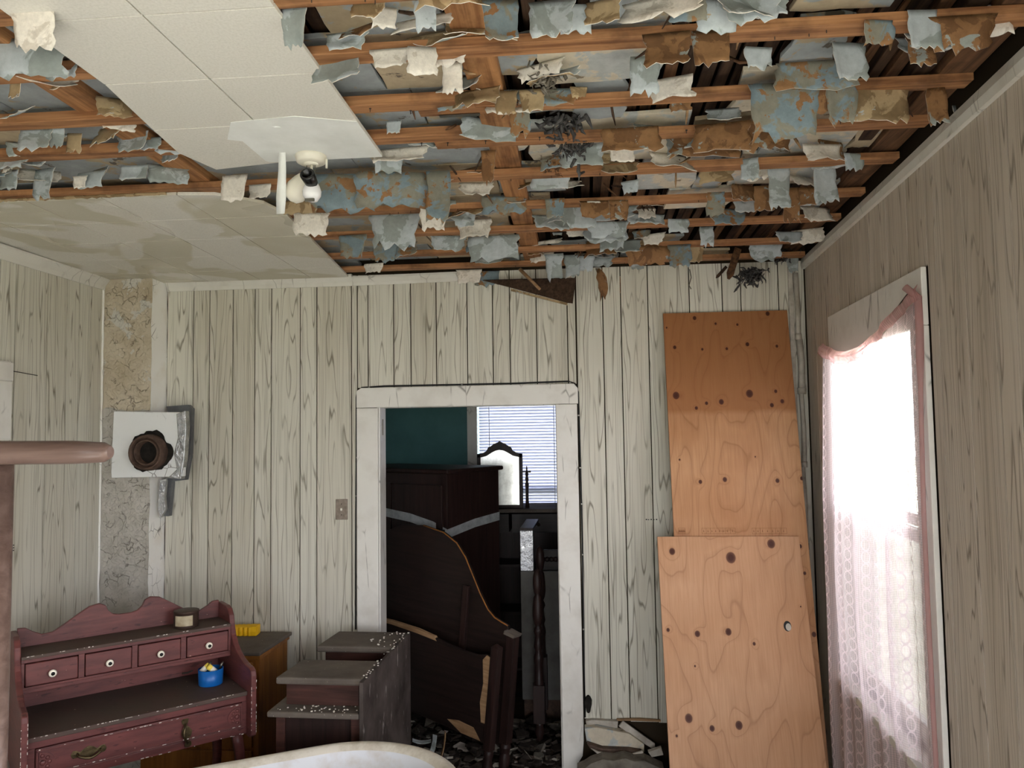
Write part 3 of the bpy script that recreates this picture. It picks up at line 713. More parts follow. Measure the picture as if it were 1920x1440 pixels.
# ceiling tiles: narrow run by the lamp, and the far-left field
g = .002
def tile(poly, mat, z_off=0.0, thick=.012, curl=None):
    mb = MB(); cxm = sum(a for a, b in poly)/len(poly); cym = sum(b for a, b in poly)/len(poly)
    mb.prism(poly, 0, thick, lambda a, b, d: Vector((a, b, zc(b)+z_off+d+(curl(a, b) if curl else 0))))
    return mb.build('ceiling_tile', mat, ceil, .0012, origin=(0, 0, 0))
rows = [.02, .325, .63, .935, 1.24, 1.545, 1.85, 2.15, 2.455]
for a, b in zip(rows, rows[1:]):
    for x0, x1 in ((-1.215, -.93), (-.93, -.632)):
        p = [(x0+g, a+g), (x1-g, a+g), (x1-g, b-g), (x0+g, b-g)]
        if x0 < -1 and a > 1.8 and b < 2.3: p = [(x0+g, a+g), (x1-g, a+g), (x1-g, b-g), (x0-.04, b-g)]
        if x0 < -1 and b > 2.4: p = [(x0-.04, a+g), (x1-g, a+g), (x1-g, b-g), (x0-.01, b+.035), (x0-.06, b-.12)]
        tile(p, 'ceiling_tile', 0, .012, (lambda u, v: -.012*max(0, (v-2.15))*(1 if u < -.95 else 0)) if b > 2.4 else None)
fr = [2.735, 3.04, 3.345, 3.65, 3.955, 4.205]; fc = [LX+.002, -2.41, -2.105, -1.8, -1.5, -1.19]
redge = lambda y: -1.185-.085*(y-3.0)
for a, b in zip(fr, fr[1:]):
    for x0, x1 in zip(fc, fc[1:]):
        if x1 == -1.19:
            p = [(x0+g, a+g), (redge(a)-(.12 if a < 2.8 else 0), a+g+(.03 if a < 2.8 else 0)), (redge(b), b-g), (x0+g, b-g)]
            if a < 2.8: p = [(x0+g, a+g), (-1.36, a+.02), (-1.22, a+.14), (redge(b), b-g), (x0+g, b-g)]
        else:
            p = [(x0+g, a+g), (x1-g, a+g), (x1-g, b-g), (x0+g, b-g)]
        if not (x0 < -2.5 and a > 3.9): tile(p, 'ceiling_tile_stained')
        else: tile([(x0+g, a+g), (x1-g, a+g), (x1-g, b-g), (-2.372, b-g), (-2.372, 4.075), (x0+g, 4.075)], 'ceiling_tile_stained')
# torn fibre edge of the far-left field
mb = MB(); pts = [(LX+(1.12)*i/60, 2.735+.012*noise.noise(Vector((i*.7, 2, 0))), zc(2.73)+.008+.006*noise.noise(Vector((i*.9, 0, 5)))) for i in range(61)]
mb.tube(pts, [.007+.004*noise.noise(Vector((i*1.3, 0, 0))) for i in range(61)], 5).build('torn_edge', 'flake_tan', ceil)
# joint-compound smear and torn patch round the lamp
mb = MB(); mb.prism([(-1.0, 2.12), (-.8, 2.1), (-.635, 2.16), (-.634, 2.45), (-1.02, 2.452), (-1.1, 2.3)], -.0016, .0005, lambda a, b, d: Vector((a, b, zc(b)+d))); mb.build('compound_patch', 'paper_white', ceil)

# paint and paper flakes
NFL = 0
def flake(p, w, l, kind, back, yaw=0, lean=.15, curl=.6, jag=.22, taper=.75, flat=.02):
    """sheet rooted at p, hanging down; lean>0 swings its foot towards the camera"""
    nu, nv = 8, 6; sd = rnd.random()*100
    mb = MB(); fr_, bk = [], []
    rgt = Vector((cos(yaw), sin(yaw), 0)); out = Vector((sin(yaw), -cos(yaw), 0))
    pos = Vector((0, 0, 0)); rowsP = []
    for j in range(nv+1):
        t = j/nv; a = lean+curl*t*t
        rowsP.append((pos.copy(), a))
        pos += (Vector((0, 0, -1))*cos(a)+out*sin(a))*(l/nv)
    for j in range(nv+1):
        t = j/nv; q, a = rowsP[j]; nrm = out*cos(a)+Vector((0, 0, 1))*sin(a)
        hw = w/2*(1-(1-taper)*t)
        for i in range(nu+1):
            u = -1+2*i/nu
            e = 1+(jag*noise.noise(Vector((sd, t*4.0, 9 if u > 0 else 2))) if abs(u) > .99 else 0)
            dn = .07*w*noise.noise(Vector((u*1.5+sd, t*1.7, sd)))+.07*w*u*u*sin(sd*7)
            ex = 0
            if j == nv: ex = l*jag*1.2*noise.noise(Vector((u*2.6+sd*3, 1, 2)))+l*.22*noise.noise(Vector((u*9+sd, 4, 4)))
            pt = p+q+rgt*(hw*u*e)+nrm*dn*min(1, t*2.2)+(Vector((0, 0, -1))*cos(a)+out*sin(a))*ex
            fr_.append(pt+nrm*.0007); bk.append(pt-nrm*.0007)
    n1 = (nu+1)*(nv+1); mb.v = fr_+bk
    ix = lambda i, j: j*(nu+1)+i
    for j in range(nv):
        for i in range(nu):
            mb.f.append((ix(i, j), ix(i, j+1), ix(i+1, j+1), ix(i+1, j))); mb.mi.append(0); mb.sm.append(True)
            mb.f.append((n1+ix(i, j), n1+ix(i+1, j), n1+ix(i+1, j+1), n1+ix(i, j+1))); mb.mi.append(1); mb.sm.append(True)
    rim = [ix(i, 0) for i in range(nu+1)]+[ix(nu, j) for j in range(1, nv+1)]+[ix(i, nv) for i in range(nu-1, -1, -1)]+[ix(0, j) for j in range(nv-1, 0, -1)]
    for a_, b_ in zip(rim, rim[1:]+rim[:1]): mb.f.append((a_, b_, n1+b_, n1+a_)); mb.mi.append(2); mb.sm.append(False)
    mb.open = True
    global NFL; NFL += 1
    return mb.build('paint_flake', ['flake_'+kind, 'flake_'+back, 'flake_white'], ceil, origin=p)
HAND = [(1035,0,85,82,'b'),(938,0,62,98,'m'),(800,0,36,62,'b'),(1345,0,72,58,'b'),(1745,0,52,78,'b'),(1080,8,60,52,'b'),(1130,0,60,50,'t'),(1290,0,60,42,'m'),(1440,0,60,30,'b'),
 (730,88,72,40,'w'),(790,85,50,58,'w'),(850,122,36,58,'w'),(560,22,50,78,'b'),(1245,75,76,74,'n'),(1208,105,48,72,'b'),(1330,62,62,70,'n'),(1645,42,50,46,'m'),(1795,38,112,62,'n'),(1732,60,42,62,'n'),
 (1422,88,50,40,'b'),(1590,80,58,78,'b'),(1472,150,110,98,'m'),(1585,138,52,84,'m'),(1640,160,112,72,'t'),(1762,158,30,72,'n'),(1777,212,14,52,'b'),(1545,150,40,60,'n'),
 (950,178,38,46,'t'),(1000,178,46,46,'t'),(1085,172,30,20,'t'),(1182,246,96,46,'n'),(1350,236,90,54,'n'),(1432,236,76,56,'n'),(1090,272,72,42,'b'),(1165,275,40,32,'w'),(915,282,26,62,'n'),(728,288,52,38,'b'),(975,205,34,50,'m'),
 (640,326,130,74,'m'),(735,322,120,66,'m'),(822,320,42,104,'m'),(745,400,92,72,'b'),(815,394,46,42,'w'),(586,402,62,44,'w'),(440,328,48,54,'w'),(486,344,42,30,'w'),(560,376,70,26,'t'),
 (722,455,42,36,'m'),(760,455,50,30,'m'),(840,442,62,28,'b'),(925,442,88,46,'b'),(700,494,36,18,'w'),(660,440,50,44,'m'),(870,400,40,26,'b'),
 (1462,306,36,84,'b'),(1545,305,36,76,'b'),(1402,302,28,40,'b'),(1500,352,60,36,'n'),(1600,290,40,30,'b'),
 (1082,386,62,50,'b'),(1040,372,34,38,'m'),(1120,372,62,32,'n'),(1160,372,34,38,'n'),(1342,360,30,42,'m'),(1432,348,32,48,'n'),(1395,370,36,32,'b'),(1482,352,26,64,'n'),(1140,420,66,30,'b'),(1270,415,36,26,'b'),(1325,425,24,36,'b'),
 (1038,476,34,46,'b'),(1072,478,26,46,'b'),(1098,480,30,28,'b'),(1210,466,78,34,'n'),(1272,462,40,42,'m'),(1302,458,30,34,'t'),(1195,490,24,16,'b'),
 (880,508,44,26,'w'),(912,508,44,28,'m'),(950,510,50,28,'n'),(1142,503,46,58,'n'),(1176,506,28,54,'n'),(1194,510,20,30,'b'),(1222,510,38,48,'b'),(1102,512,32,24,'b'),(1437,462,42,28,'b'),(1486,478,20,34,'b'),(1122,380,40,20,'w'),
 (86,316,44,64,'b'),(75,243,62,48,'b'),(112,243,30,40,'b'),(252,310,50,30,'b'),(16,320,42,40,'b'),(172,322,62,34,'b'),(42,158,24,38,'t'),(78,26,84,82,'w'),(150,330,30,24,'w'),(140,250,26,40,'t'),(700,20,60,40,'t'),(650,60,80,40,'b')]
KN = {'b': 'blue', 'm': 'mottled', 'w': 'white', 't': 'tan', 'n': 'brown'}
for (px, py, w, h, k) in HAND:
    p = at_c(px, py, .03 if k in 'bt' else .012)
    s = p.y/FPX
    near = min((abs(y-p.y), y) for y in BYS)
    if near[0] < .09: p.y = near[1]-.04 if p.y < near[1]+.02 else near[1]+.045; 
    flake(p, w*s*1.12, h*s*1.0, KN[k], {'b': 'brown', 'm': 'blue', 'w': 'blue', 't': 'blue', 'n': 'blue'}[k], rnd.uniform(-.25, .25), rnd.uniform(-.1, .2), rnd.uniform(-.5, .6), taper=rnd.uniform(.72, 1.05))
for _ in range(150):
    x = rnd.uniform(-.6, 1.12) if rnd.random() < .85 else rnd.uniform(-2.4, -1.3)
    y = rnd.uniform(1.35, 4.1 if x > -1.2 else 2.6)
    if -1.24 < x < -.6 and y < 2.5: continue
    if x > rwx(y)-.08: continue
    k = rnd.choices('bmwtn', (44, 8, 18, 18, 12))[0]; s = rnd.uniform(.045, .11)
    flake(Vector((x, y, zc(y)+rnd.uniform(.035, .062))), s*rnd.uniform(.9, 2.2), s*rnd.uniform(.4, .95), KN[k], rnd.choice(('brown', 'blue', 'tan')), rnd.uniform(-.5, .5), rnd.uniform(.0, .9), rnd.uniform(-.6, .8), taper=rnd.uniform(.7, 1.1))
for _ in range(16):
    y = rnd.uniform(1.7, 2.66); x = rnd.uniform(-1.95, -1.26); s = rnd.uniform(.05, .11)
    flake(Vector((x, y, zc(y)+rnd.uniform(.04, .066))), s*rnd.uniform(.9, 2.0), s*rnd.uniform(.5, 1.1), KN[rnd.choices('bwt', (70, 15, 15))[0]], rnd.choice(('blue', 'brown')), rnd.uniform(-.6, .6), rnd.uniform(0, .8), rnd.uniform(-.6, .8), taper=rnd.uniform(.7, 1.1))
# rotten fibre clumps hanging in the gaps
def clump(p, r, n, parent, name, mat, drop=1.0, lab=None):
    mb = MB()
    for _ in range(n):
        a = Vector((rnd.gauss(0, r*.5), rnd.gauss(0, r*.5), -abs(rnd.gauss(0, r*.6))*drop)); b = a+Vector((rnd.uniform(-1, 1), rnd.uniform(-1, 1), rnd.uniform(-1.3, .5)))*r*.5
        m_ = (a+b)/2+Vector((rnd.uniform(-1, 1), rnd.uniform(-1, 1), rnd.uniform(-1, 1)))*r*.15
        t = r*rnd.uniform(.03, .09); mb.tube([p+a, p+m_, p+b], [t, t*1.3, t*.3], 5)
    o = mb.build(name, mat, parent, origin=p); o['kind'] = 'stuff'; return o
for (px, py, r, mt) in ((1060, 215, .07, 'nest_fibre'), (1075, 255, .06, 'nest_fibre'), (1020, 130, .05, 'plaster_grey'), (1215, 375, .03, 'lath_wood'), (1040, 300, .04, 'rot_wood'), (1470, 470, .05, 'nest_fibre')):
    clump(at_c(px, py, .05), r, 60, ceil, 'rot_fibre', mt)
for _ in range(46):
    x = rnd.uniform(-.5, 1.0); y = rnd.uniform(1.5, 4.1); z = zc(y)+rnd.uniform(.03, .07)
    if x > rwx(y)-.12: continue
    a = Vector((x, y, z)); b = a+Vector((rnd.uniform(-.06, .06), rnd.uniform(-.06, .06), -rnd.uniform(.01, .06)))
    MB().tube([a, (a+b)/2+Vector((0, 0, rnd.uniform(-.008, .008))), b], [.004, .005, .0015], 4).build('splinter', rnd.choice(('lath_wood', 'rot_wood', 'raw_wood')), ceil, origin=a)
# nails left in the battens
nb = None
for _ in range(70):
    y = rnd.choice(BYS[2:]); x = rnd.uniform(-1.1 if y > 2.45 else -.58, rwx(y)-.15)
    if nb is None: o = MB().lathe([(.0035, 0), (.0035, -.002), (.0012, -.002), (.0012, -.011)], 6).build('nail', 'nail', ceil); nb = o.data
    else: o = bpy.data.objects.new('nail', nb); COL.objects.link(o); o.parent = ceil; o.matrix_parent_inverse = parent_inv(ceil)
    o.location = (x, y+rnd.uniform(-.02, .02), zc(y)+.0135)
q = at_c(862, 216, .012); MB().box(q.x-.06, q.x+.06, q.y-.008, q.y+.008, q.z-.002, q.z).build('metal_strap', 'metal', ceil, origin=q)
#==OBJECTS==
# ================================================================ THINGS ON THE WALLS AND CEILING
# ---- plywood sheets leaning in the corner
def lean_frame(x, yb, zb, yt, zt):
    """object frame: local x across, local z up the sheet, local -y faces the room"""
    up = Vector((0, yt-yb, zt-zb)); L = up.length; up.normalize(); xr = Vector((1, 0, 0)); yl = up.cross(xr)
    mm = Matrix((xr, yl, up)).transposed().to_4x4(); mm.translation = Vector((x, yb, zb)); return mm, L
def ply(name, label, x0, x1, yb, yt, zt, knots_px, mat, a, b, skew=0):
    mm, L = lean_frame((x0+x1)/2, yb, 0.002, yt, zt); inv = mm.inverted(); n = mm.to_3x3() @ Vector((0, 1, 0)); p0 = mm.translation
    ks = []
    for (px, py, r) in knots_px:
        q = inv @ at_plane(px, py, p0, n); ks.append((q.x, q.z, r*.9))
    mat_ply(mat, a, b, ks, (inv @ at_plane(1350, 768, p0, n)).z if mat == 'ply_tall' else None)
    t = empty(name, mm.translation, label, 'plywood', 'plywood sheets leaning in the corner'); t.rotation_euler = mm.to_euler()
    hw = (x1-x0)/2
    mb = MB(); mb.prism([(-hw, 0), (hw, 0), (hw+skew, L), (-hw+skew, L)], -.0035, 0.012, lambda u, v, d: Vector((u, d, v)))
    o = mb.build('face_sheet', mat, None, .0012); o.parent = t
    for d0, d1, mt in ((.0121, .0145, 'raw_wood'),):
        mb = MB(); mb.prism([(-hw, 0), (hw, 0), (hw+skew, L), (-hw+skew, L)], d0, d1, lambda u, v, d: Vector((u, d, v))); o = mb.build('back_veneer', mt, None); o.parent = t
    return t, mm, inv, n, L
K6 = [(283,268,.011),(392,297,.007),(505,302,.007),(662,245,.012),(138,318,.005),(180,420,.01),(323,430,.007),(450,427,.008),(557,404,.011),(710,414,.008),(187,670,.019),(292,735,.009),(345,710,.009),(422,703,.014),(568,660,.02),(704,648,.009),(684,720,.011),(738,700,.011),(313,1118,.01),(440,1106,.012),(713,1112,.011),(840,1100,.01),(205,1003,.005),(598,988,.004)]
K5 = [(1440,80,.01),(1468,245,.008),(1525,620,.012)]
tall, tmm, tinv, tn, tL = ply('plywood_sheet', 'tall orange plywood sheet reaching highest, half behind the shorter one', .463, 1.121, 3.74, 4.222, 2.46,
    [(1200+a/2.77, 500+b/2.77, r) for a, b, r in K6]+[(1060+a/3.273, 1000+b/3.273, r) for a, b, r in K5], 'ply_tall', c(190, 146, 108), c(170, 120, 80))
K7 = [(655,112,.016),(1015,150,.026),(1262,65,.021),(630,593,.009),(810,617,.014),(1000,605,.016),(1158,678,.008),(757,1135,.019),(900,1197,.013),(1065,1178,.018),(683,1243,.006),(795,815,.005),(1443,450,.004)]
low, lmm, linv, lnn, lL = ply('plywood_sheet', 'shorter pale plywood sheet in front, with a knot hole at right', .377, 1.071, 3.56, 3.968, 1.29,
    [(1060+a/3.273, 1000+b/3.273, r) for a, b, r in K7], 'ply_low', c(196, 154, 120), c(182, 136, 100))
q = linv @ at_plane(1060+1362/3.273, 1000+570/3.273, lmm.translation, lnn)
for r, d, mt, nm in ((.021, .0005, 'knob_black', 'knot_hole_rim'), (.015, .001, 'dirty_white', 'knot_hole')):
    poly = [(q.x+(.004 if mt != 'knob_black' else 0)+r*cos(a)*.85, q.z-(.004 if mt != 'knob_black' else 0)+r*sin(a)*1.15) for a in [2*pi*i/20 for i in range(20)]]
    mb = MB(); mb.prism(poly, -.0035-d, .005, lambda u, v, dd: Vector((u, dd, v))); o = mb.build(nm, mt, None); o.parent = low
# ink stamp frames along the foot of the tall sheet's visible part
MARK_BACK.build('ink_mark', 'knob_black', wall_back)
mk = MB()
for i in range(7):
    for k in range(3): mk.box(LX, LX+.0008, 3.30+.02*i, 3.312+.02*i, 1.33-.012*k-.004*(i % 2), 1.335-.012*k)
mk.build('ink_mark', 'nail', wall_left)
M['ink'] = NT('ink', .8).col(c(120, 78, 48)).m
mb = MB()
def stamp(px0, px1, py0, py1, cells):
    a = tinv @ at_plane(px0, py1, tmm.translation, tn); b = tinv @ at_plane(px1, py0, tmm.translation, tn)
    def ln(x0, x1, z0, z1): mb.box(x0, x1, -.0042, -.003, z0, z1)
    t = .0012
    ln(a.x, b.x, a.z, a.z+t); ln(a.x, b.x, b.z-t, b.z)
    for f in [0]+cells+[1]: xx = a.x+(b.x-a.x)*f; ln(xx, xx+t, a.z, b.z)
    fs = [0]+cells+[1]
    for f0, f1 in zip(fs, fs[1:]):
        for k in range(max(1, int((f1-f0)*9))):
            xx = a.x+(b.x-a.x)*(f0+(f1-f0)*(k+.35)/max(1, int((f1-f0)*9))); hh = (b.z-a.z)
            ln(xx, xx+.004, a.z+hh*.3, a.z+hh*.42); ln(xx+.001, xx+.003, a.z+hh*.3, a.z+hh*.7)
stamp(1316, 1378, 990, 1001, [.13, .25, .7, .85]); stamp(1410, 1474, 990, 1001, [.12, .24, .68, .85]); stamp(1272, 1284, 990, 1001, [])
o = mb.build('ink_stamp', 'ink', None); o.parent = tall

# ---- wall switch
p = at_y(641, 955, BY)
sw = empty('light_switch', (p.x, BY, p.z), 'brown metal light switch plate left of the doorway', 'light switch')
mb = MB(); hw, hh = .034, .057
mb.prism([(p.x-hw, p.z-hh), (p.x+hw, p.z-hh), (p.x+hw, p.z+hh), (p.x-hw, p.z+hh)], BY-.006, BY, lambda a, b, d: Vector((a, d, b)))
M['switch_metal'] = None; mat_plain('switch_metal', c(146, 134, 122), .4, .3, .4, c(110, 98, 88), 40)
mb.build('plate', 'switch_metal', sw, .002)
mb = MB(); mb.box(p.x-.005, p.x+.005, BY-.016, BY-.006, p.z-.006, p.z+.007); mb.build('toggle', 'cream_plastic', sw, .002)
for dz in (.03, -.03): MB().lathe([(.003, 0), (.003, .0015)], 8, Matrix.Translation((p.x, BY-.006, p.z+dz)) @ Matrix.Rotation(radians(90), 4, 'X')).build('screw', 'nail', sw)

# ---- cable stapled round the door
cab = empty('cable', (-.63, BY, 2.09), 'thin black cable stapled around the white door casing', 'cable')
pts = [at_y(x, y, BY-.006) for x, y in ((667, 1180), (667, 1000), (668, 860), (668, 745), (670, 735), (678, 727), (720, 724), (866, 721), (960, 719), (1066, 715), (1078, 719), (1084, 735), (1086, 790), (1089, 900), (1092, 1010), (1093, 1100), (1095, 1250), (1097, 1345))]
MB().tube(pts, .0045, 6).build('cord', 'black_cable', cab)
for (x, y) in ((692, 726), (866, 722), (1069, 717), (1085, 779), (1088, 877), (1091, 945), (668, 858), (668, 930), (1093, 1040), (1094, 1180)):
    q = at_y(x, y, BY-.01); MB().box(q.x-.005, q.x+.005, BY-.013, BY, q.z-.004, q.z+.004).build('staple', 'metal', cab, .001)
q = at_y(1103, 1318, BY); 
mb = MB(); mb.prism([(q.x+.018*cos(a)*(1+.2*sin(3*a)), q.z+.045*sin(a)) for a in [2*pi*i/14 for i in range(14)]], BY-.03, BY, lambda a, b, d: Vector((a, d, b))); mb.build('junction_box', 'soot', cab, .004)

# ---- white wiring trunking in the right corner
tr_ = empty('cable_trunking', (1.17, BY-.02, .3), 'grey-white jointed wiring pipe running up the right corner', 'pipe')
pz = [(1.0, .3), (1.35, .7), (1.75, 1.35), (2.12, 1.75), (2.40, 2.12), (2.68, 2.40)]
for i, (z1, z0) in enumerate(((.75, .3), (1.2, .76), (1.62, 1.2), (2.02, 1.63), (2.3, 2.02), (2.66, 2.31))):
    w = (.016, .014, .016, .015, .022, .017)[i]; x0 = 1.178+rnd.uniform(-.005, .005)
    mb = MB(); mb.tube([(x0, BY-.022, z0), (x0+.004, BY-.02, (z0+z1)/2), (x0-.003, BY-.022, z1)], w*.8, 8); mb.build('pipe_length', 'plaster_grey' if i == 9 else 'dirty_white', tr_)
    mb = MB(); mb.tube([(x0, BY-.022, z0-.012), (x0, BY-.022, z0+.02)], w*1.05, 8); mb.build('pipe_joint', 'dirty_white', tr_)
bx('backing_strip', 'dirty_white', tr_, 1.135, 1.16, BY-.012, BY, .3, 2.7, .002)

# ---- ceiling lamp
lc = at_c(583, 291); lc.z = zc(lc.y)
lamp = empty('ceiling_lamp', lc, 'cream round ceiling lamp base with bare bulbs and black socket', 'lamp')
LS = .8; LT = Matrix.Translation(lc) @ Matrix.Diagonal((LS, LS, LS*1.15, 1))
MB().lathe([(.001, 0), (.062, 0), (.064, -.008), (.058, -.026), (.05, -.03), (.001, -.032)], 28, LT, caps=False).build('canopy', 'cream_plastic', lamp)
MB().lathe([(.03, -.031), (.03, -.036), (.001, -.036)], 20, LT, caps=False).build('canopy_ring', 'cream_plastic', lamp)
for dx in (-.014, .014): MB().tube([lc+Vector((dx, 0, -.034)), lc+Vector((dx*1.1, -.002, -.1)), lc+Vector((dx*.95, -.01, -.135))], .0013, 5).build('wire', 'metal', lamp)
bm_ = Matrix.Translation(lc+Vector((-.055, .05, -.085))) @ Matrix.Rotation(radians(35), 4, 'Y')
MB().lathe([(.001, -.06), (.022, -.055), (.036, -.038), (.04, -.012), (.032, .018), (.02, .045), (.016, .06), (.001, .062)], 20, bm_, caps=False).build('bulb', 'cream_plastic', lamp)
MB().lathe([(.001, -.034), (.018, -.03), (.029, -.014), (.031, .002), (.025, .02), (.014, .038), (.012, .06)], 20, Matrix.Translation(lc+Vector((.0, .01, -.12))), caps=False).build('bulb', 'bulb_glass', lamp)
sm_ = Matrix.Translation(lc+Vector((.004, -.03, -.085))) @ Matrix.Rotation(radians(70), 4, 'X')
MB().lathe([(.02, -.03), (.022, -.01), (.024, .018), (.02, .022), (.016, .02), (.014, -.01), (.004, -.012), (.004, .004), (.001, .004)], 20, sm_).build('socket', 'socket_black', lamp)
MB().tube([lc+Vector((.003, .0, -.034)), lc+Vector((.003, -.01, -.08))], .005, 8).build('stem', 'cream_plastic', lamp)
MB().box(lc.x-.016, lc.x+.016, lc.y-.014, lc.y-.008, lc.z-.158, lc.z-.148).build('bracket', 'metal', lamp, .001)
MB().tube([lc+Vector((.056, -.01, -.02)), lc+Vector((.056, -.01, -.05))], .004, 6).build('screw', 'cream_plastic', lamp)

# ---- hanging paper tape
pp = [at_c(508, 236), at_c(520, 238, -.004), at_y(526, 252, 2.33), at_y(529, 275, 2.36), at_y(529, 320, 2.40), at_y(527, 370, 2.44), at_y(526, 401, 2.46)]
mb = MB(); vs = []
for i, q in enumerate(pp):
    w = (.006, .01, .011, .011, .013, .017, .014)[i]; vs += [q+Vector((-w, -.0, 0)), q+Vector((w, 0, 0)), q+Vector((w, .0012, .0008)), q+Vector((-w, .0012, .0008))]
fs = []
for i in range(len(pp)-1):
    for k in range(4): fs.append((i*4+k, i*4+(k+1) % 4, i*4+4+(k+1) % 4, i*4+4+k))
fs += [(0, 1, 2, 3), tuple(4*(len(pp)-1)+k for k in (3, 2, 1, 0))]
mb.add(vs, fs, 0, True); tp_ = mb.build('paper_tape', 'paper_white', None, origin=pp[0]); tag(tp_, 'long white paper tape dangling from the ceiling beside the lamp', 'paper tape')

# ---- fallen dark board, broken lath, nest and dangling string over the back wall
bd = empty('fallen_board', at_y(1010, 540, 4.12), 'dark wedge-shaped board hanging loose above the doorway', 'board')
w_ = [at_y(*q) for q in ((905, 526, 4.2), (980, 524, 4.12), (1080, 522, 4.02), (1074, 569, 4.02), (1064, 568, 4.03), (960, 540, 4.15))]
mb = MB(); n_ = len(w_); mb.add(w_+[q+Vector((0, .012, .006)) for q in w_], [tuple(range(n_)), tuple(range(2*n_-1, n_-1, -1))]+[(i, (i+1) % n_, n_+(i+1) % n_, n_+i) for i in range(n_)]); mb.build('panel', 'lath_wood', bd)
w_ = [at_y(*q) for q in ((958, 541, 4.14), (1064, 568, 4.02), (1064, 572, 4.02), (958, 545, 4.14))]
mb = MB(); n_ = 4; mb.add(w_+[q+Vector((0, .014, 0)) for q in w_], [tuple(range(n_)), tuple(range(2*n_-1, n_-1, -1))]+[(i, (i+1) % n_, n_+(i+1) % n_, n_+i) for i in range(n_)]); mb.build('torn_edge', 'flake_tan', bd)
MB().tube([at_y(975, 505, 4.08), at_y(1012, 542, 4.0)], [.012, .009], 4).build('splinter', 'raw_wood', bd)
def stick(name, mat, a, b, w, t, label, cat, grp=None):
    a, b = Vector(a), Vector(b); dd = (b-a).normalized(); sd = dd.cross(Vector((0, 1, .2))).normalized(); nn = dd.cross(sd)
    mb = MB(); n = 6
    vs = []
    for i in range(n+1):
        q = a+(b-a)*i/n; k = w/2*(1+.12*noise.noise(Vector((i*1.7, a.x*5, 3)))); k *= (.35 if i == n else 1)
        vs += [q+sd*k+nn*t/2, q-sd*k+nn*t/2, q-sd*k-nn*t/2, q+sd*k-nn*t/2]
    fs = [(i*4+k, i*4+(k+1) % 4, i*4+4+(k+1) % 4, i*4+4+k) for i in range(n) for k in range(4)]+[(3, 2, 1, 0), tuple(4*n+k for k in range(4))]
    mb.add(vs, fs); o = mb.build(name, mat, None, .001, origin=a); return tag(o, label, cat, grp)
stick('broken_lath', 'rot_wood', at_y(1384, 466, 4.05), at_y(1366, 523, 3.95), .036, .008, 'snapped reddish lath end sticking down above the tall plywood', 'lath')
stick('broken_lath', 'lath_wood', at_y(1362, 500, 4.12), at_y(1343, 521, 4.08), .016, .006, 'short dark lath splinter beside the reddish snapped lath', 'lath')
o = clump(at_y(1408, 505, 4.12), .06, 150, None, 'debris_nest', 'nest_fibre', 1.0); tag(o, 'grey fuzzy clump of debris hanging above the tall plywood', 'debris clump')
mb = MB(); mb.tube([at_y(1293, 505, 4.15), at_y(1296, 520, 4.14), at_y(1292, 535, 4.14), at_y(1296, 542, 4.14)], .003, 5); tag(mb.build('hanging_string', 'plaster_grey', None, origin=at_y(1293, 505, 4.15)), 'thin grey string dangling over the wall above the plywood', 'string')

# ---- white board on the left wall and the wire beside it
wbx = empty('wall_cabinet', (LX, 3.1, 1.82), 'white painted board unit on the left wall at frame edge', 'cabinet')
bx('case', 'casing_white', wbx, LX, LX+.03, 2.8, 3.36, 1.825, 2.19, .004); bx('top_rail', 'casing_white', wbx, LX+.03, LX+.038, 2.8, 3.355, 2.10, 2.185, .003); bx('door_panel', 'casing_white', wbx, LX+.03, LX+.036, 2.8, 3.35, 1.83, 2.097, .003)
mb = MB(); mb.tube([(LX+.01, 3.36, 2.15), (LX+.012, 3.45, 2.145), (LX+.006, 3.555, 2.14)], .002, 5); tag(mb.build('wall_wire', 'nail', None, origin=(LX+.01, 3.36, 2.15)), 'thin dark wire lying on the left wall by white board', 'wire')

# ---- lace curtain
cur = empty('lace_curtain', RWP(1.06, .05, .3), 'pale pink lace curtain sagging over the bright right-hand window', 'curtain')
LAST = {}
def curtain_sheet(name, mat, zt, zb, nu, nv, amp, u0=.5, u1=1.0, phase=0):
    mb = MB(); mb.uv = []
    for j in range(nv+1):
        t = j/nv
        for i in range(nu+1):
            u = i/nu; s0 = .53+(1.655-.53)*u
            z = zt(u)+(zb(u)-zt(u))*t
            fold = amp*(sin(u*34+2.2*noise.noise(Vector((u*3, t*.8, phase))))+.5*sin(u*71+phase))*(0.35+.65*min(1, t*2))
            off = (.052+fold)*(1-.55*u**5)+.012*noise.noise(Vector((u*4, t*3, 1)))+(.03*min(1, t*3) if t > 0 else 0)*.5
            sx = s0+.006*noise.noise(Vector((u*8, t*3, 7)))-.04*t*(1-u)*0+ (.03*max(0, t-.1)*u)
            mb.v.append(RWP(sx, max(off, .03), z)); mb.uv.append((u, 1-t))
    for j in range(nv):
        for i in range(nu):
            a = j*(nu+1)+i; mb.f.append((a, a+1, a+nu+2, a+nu+1)); mb.mi.append(0); mb.sm.append(True)
    mb.open = True; LAST[name] = [mb.v[j*(nu+1)+nu].copy() for j in range(nv+1)]
    return mb.build(name, mat, cur)
ctop = lambda u: 2.225+.07*u-.11*sin(pi*u)*(.7+.5*(1-u))+ .0
curtain_sheet('lace_panel', 'lace', lambda u: ctop(u)-.045, lambda u: .24+.04*sin(u*9), 150, 60, .016)
curtain_sheet('heading', 'lace_heading', ctop, lambda u: ctop(u)-.055, 110, 6, .008, phase=3)
pts = [RWP(1.63, .06, 2.29)]+LAST['lace_panel'][::3]
MB().tube(pts, [.012]+[.013 if i < 3 else .008 for i in range(len(pts)-1)], 8).build('gathered_edge', 'lace_heading', cur)
MB().tube([RWP(.53+1.095*u, .045, ctop(u)-.02) for u in [i/16 for i in range(17)]], .003, 6).build('curtain_wire', 'nail', cur)

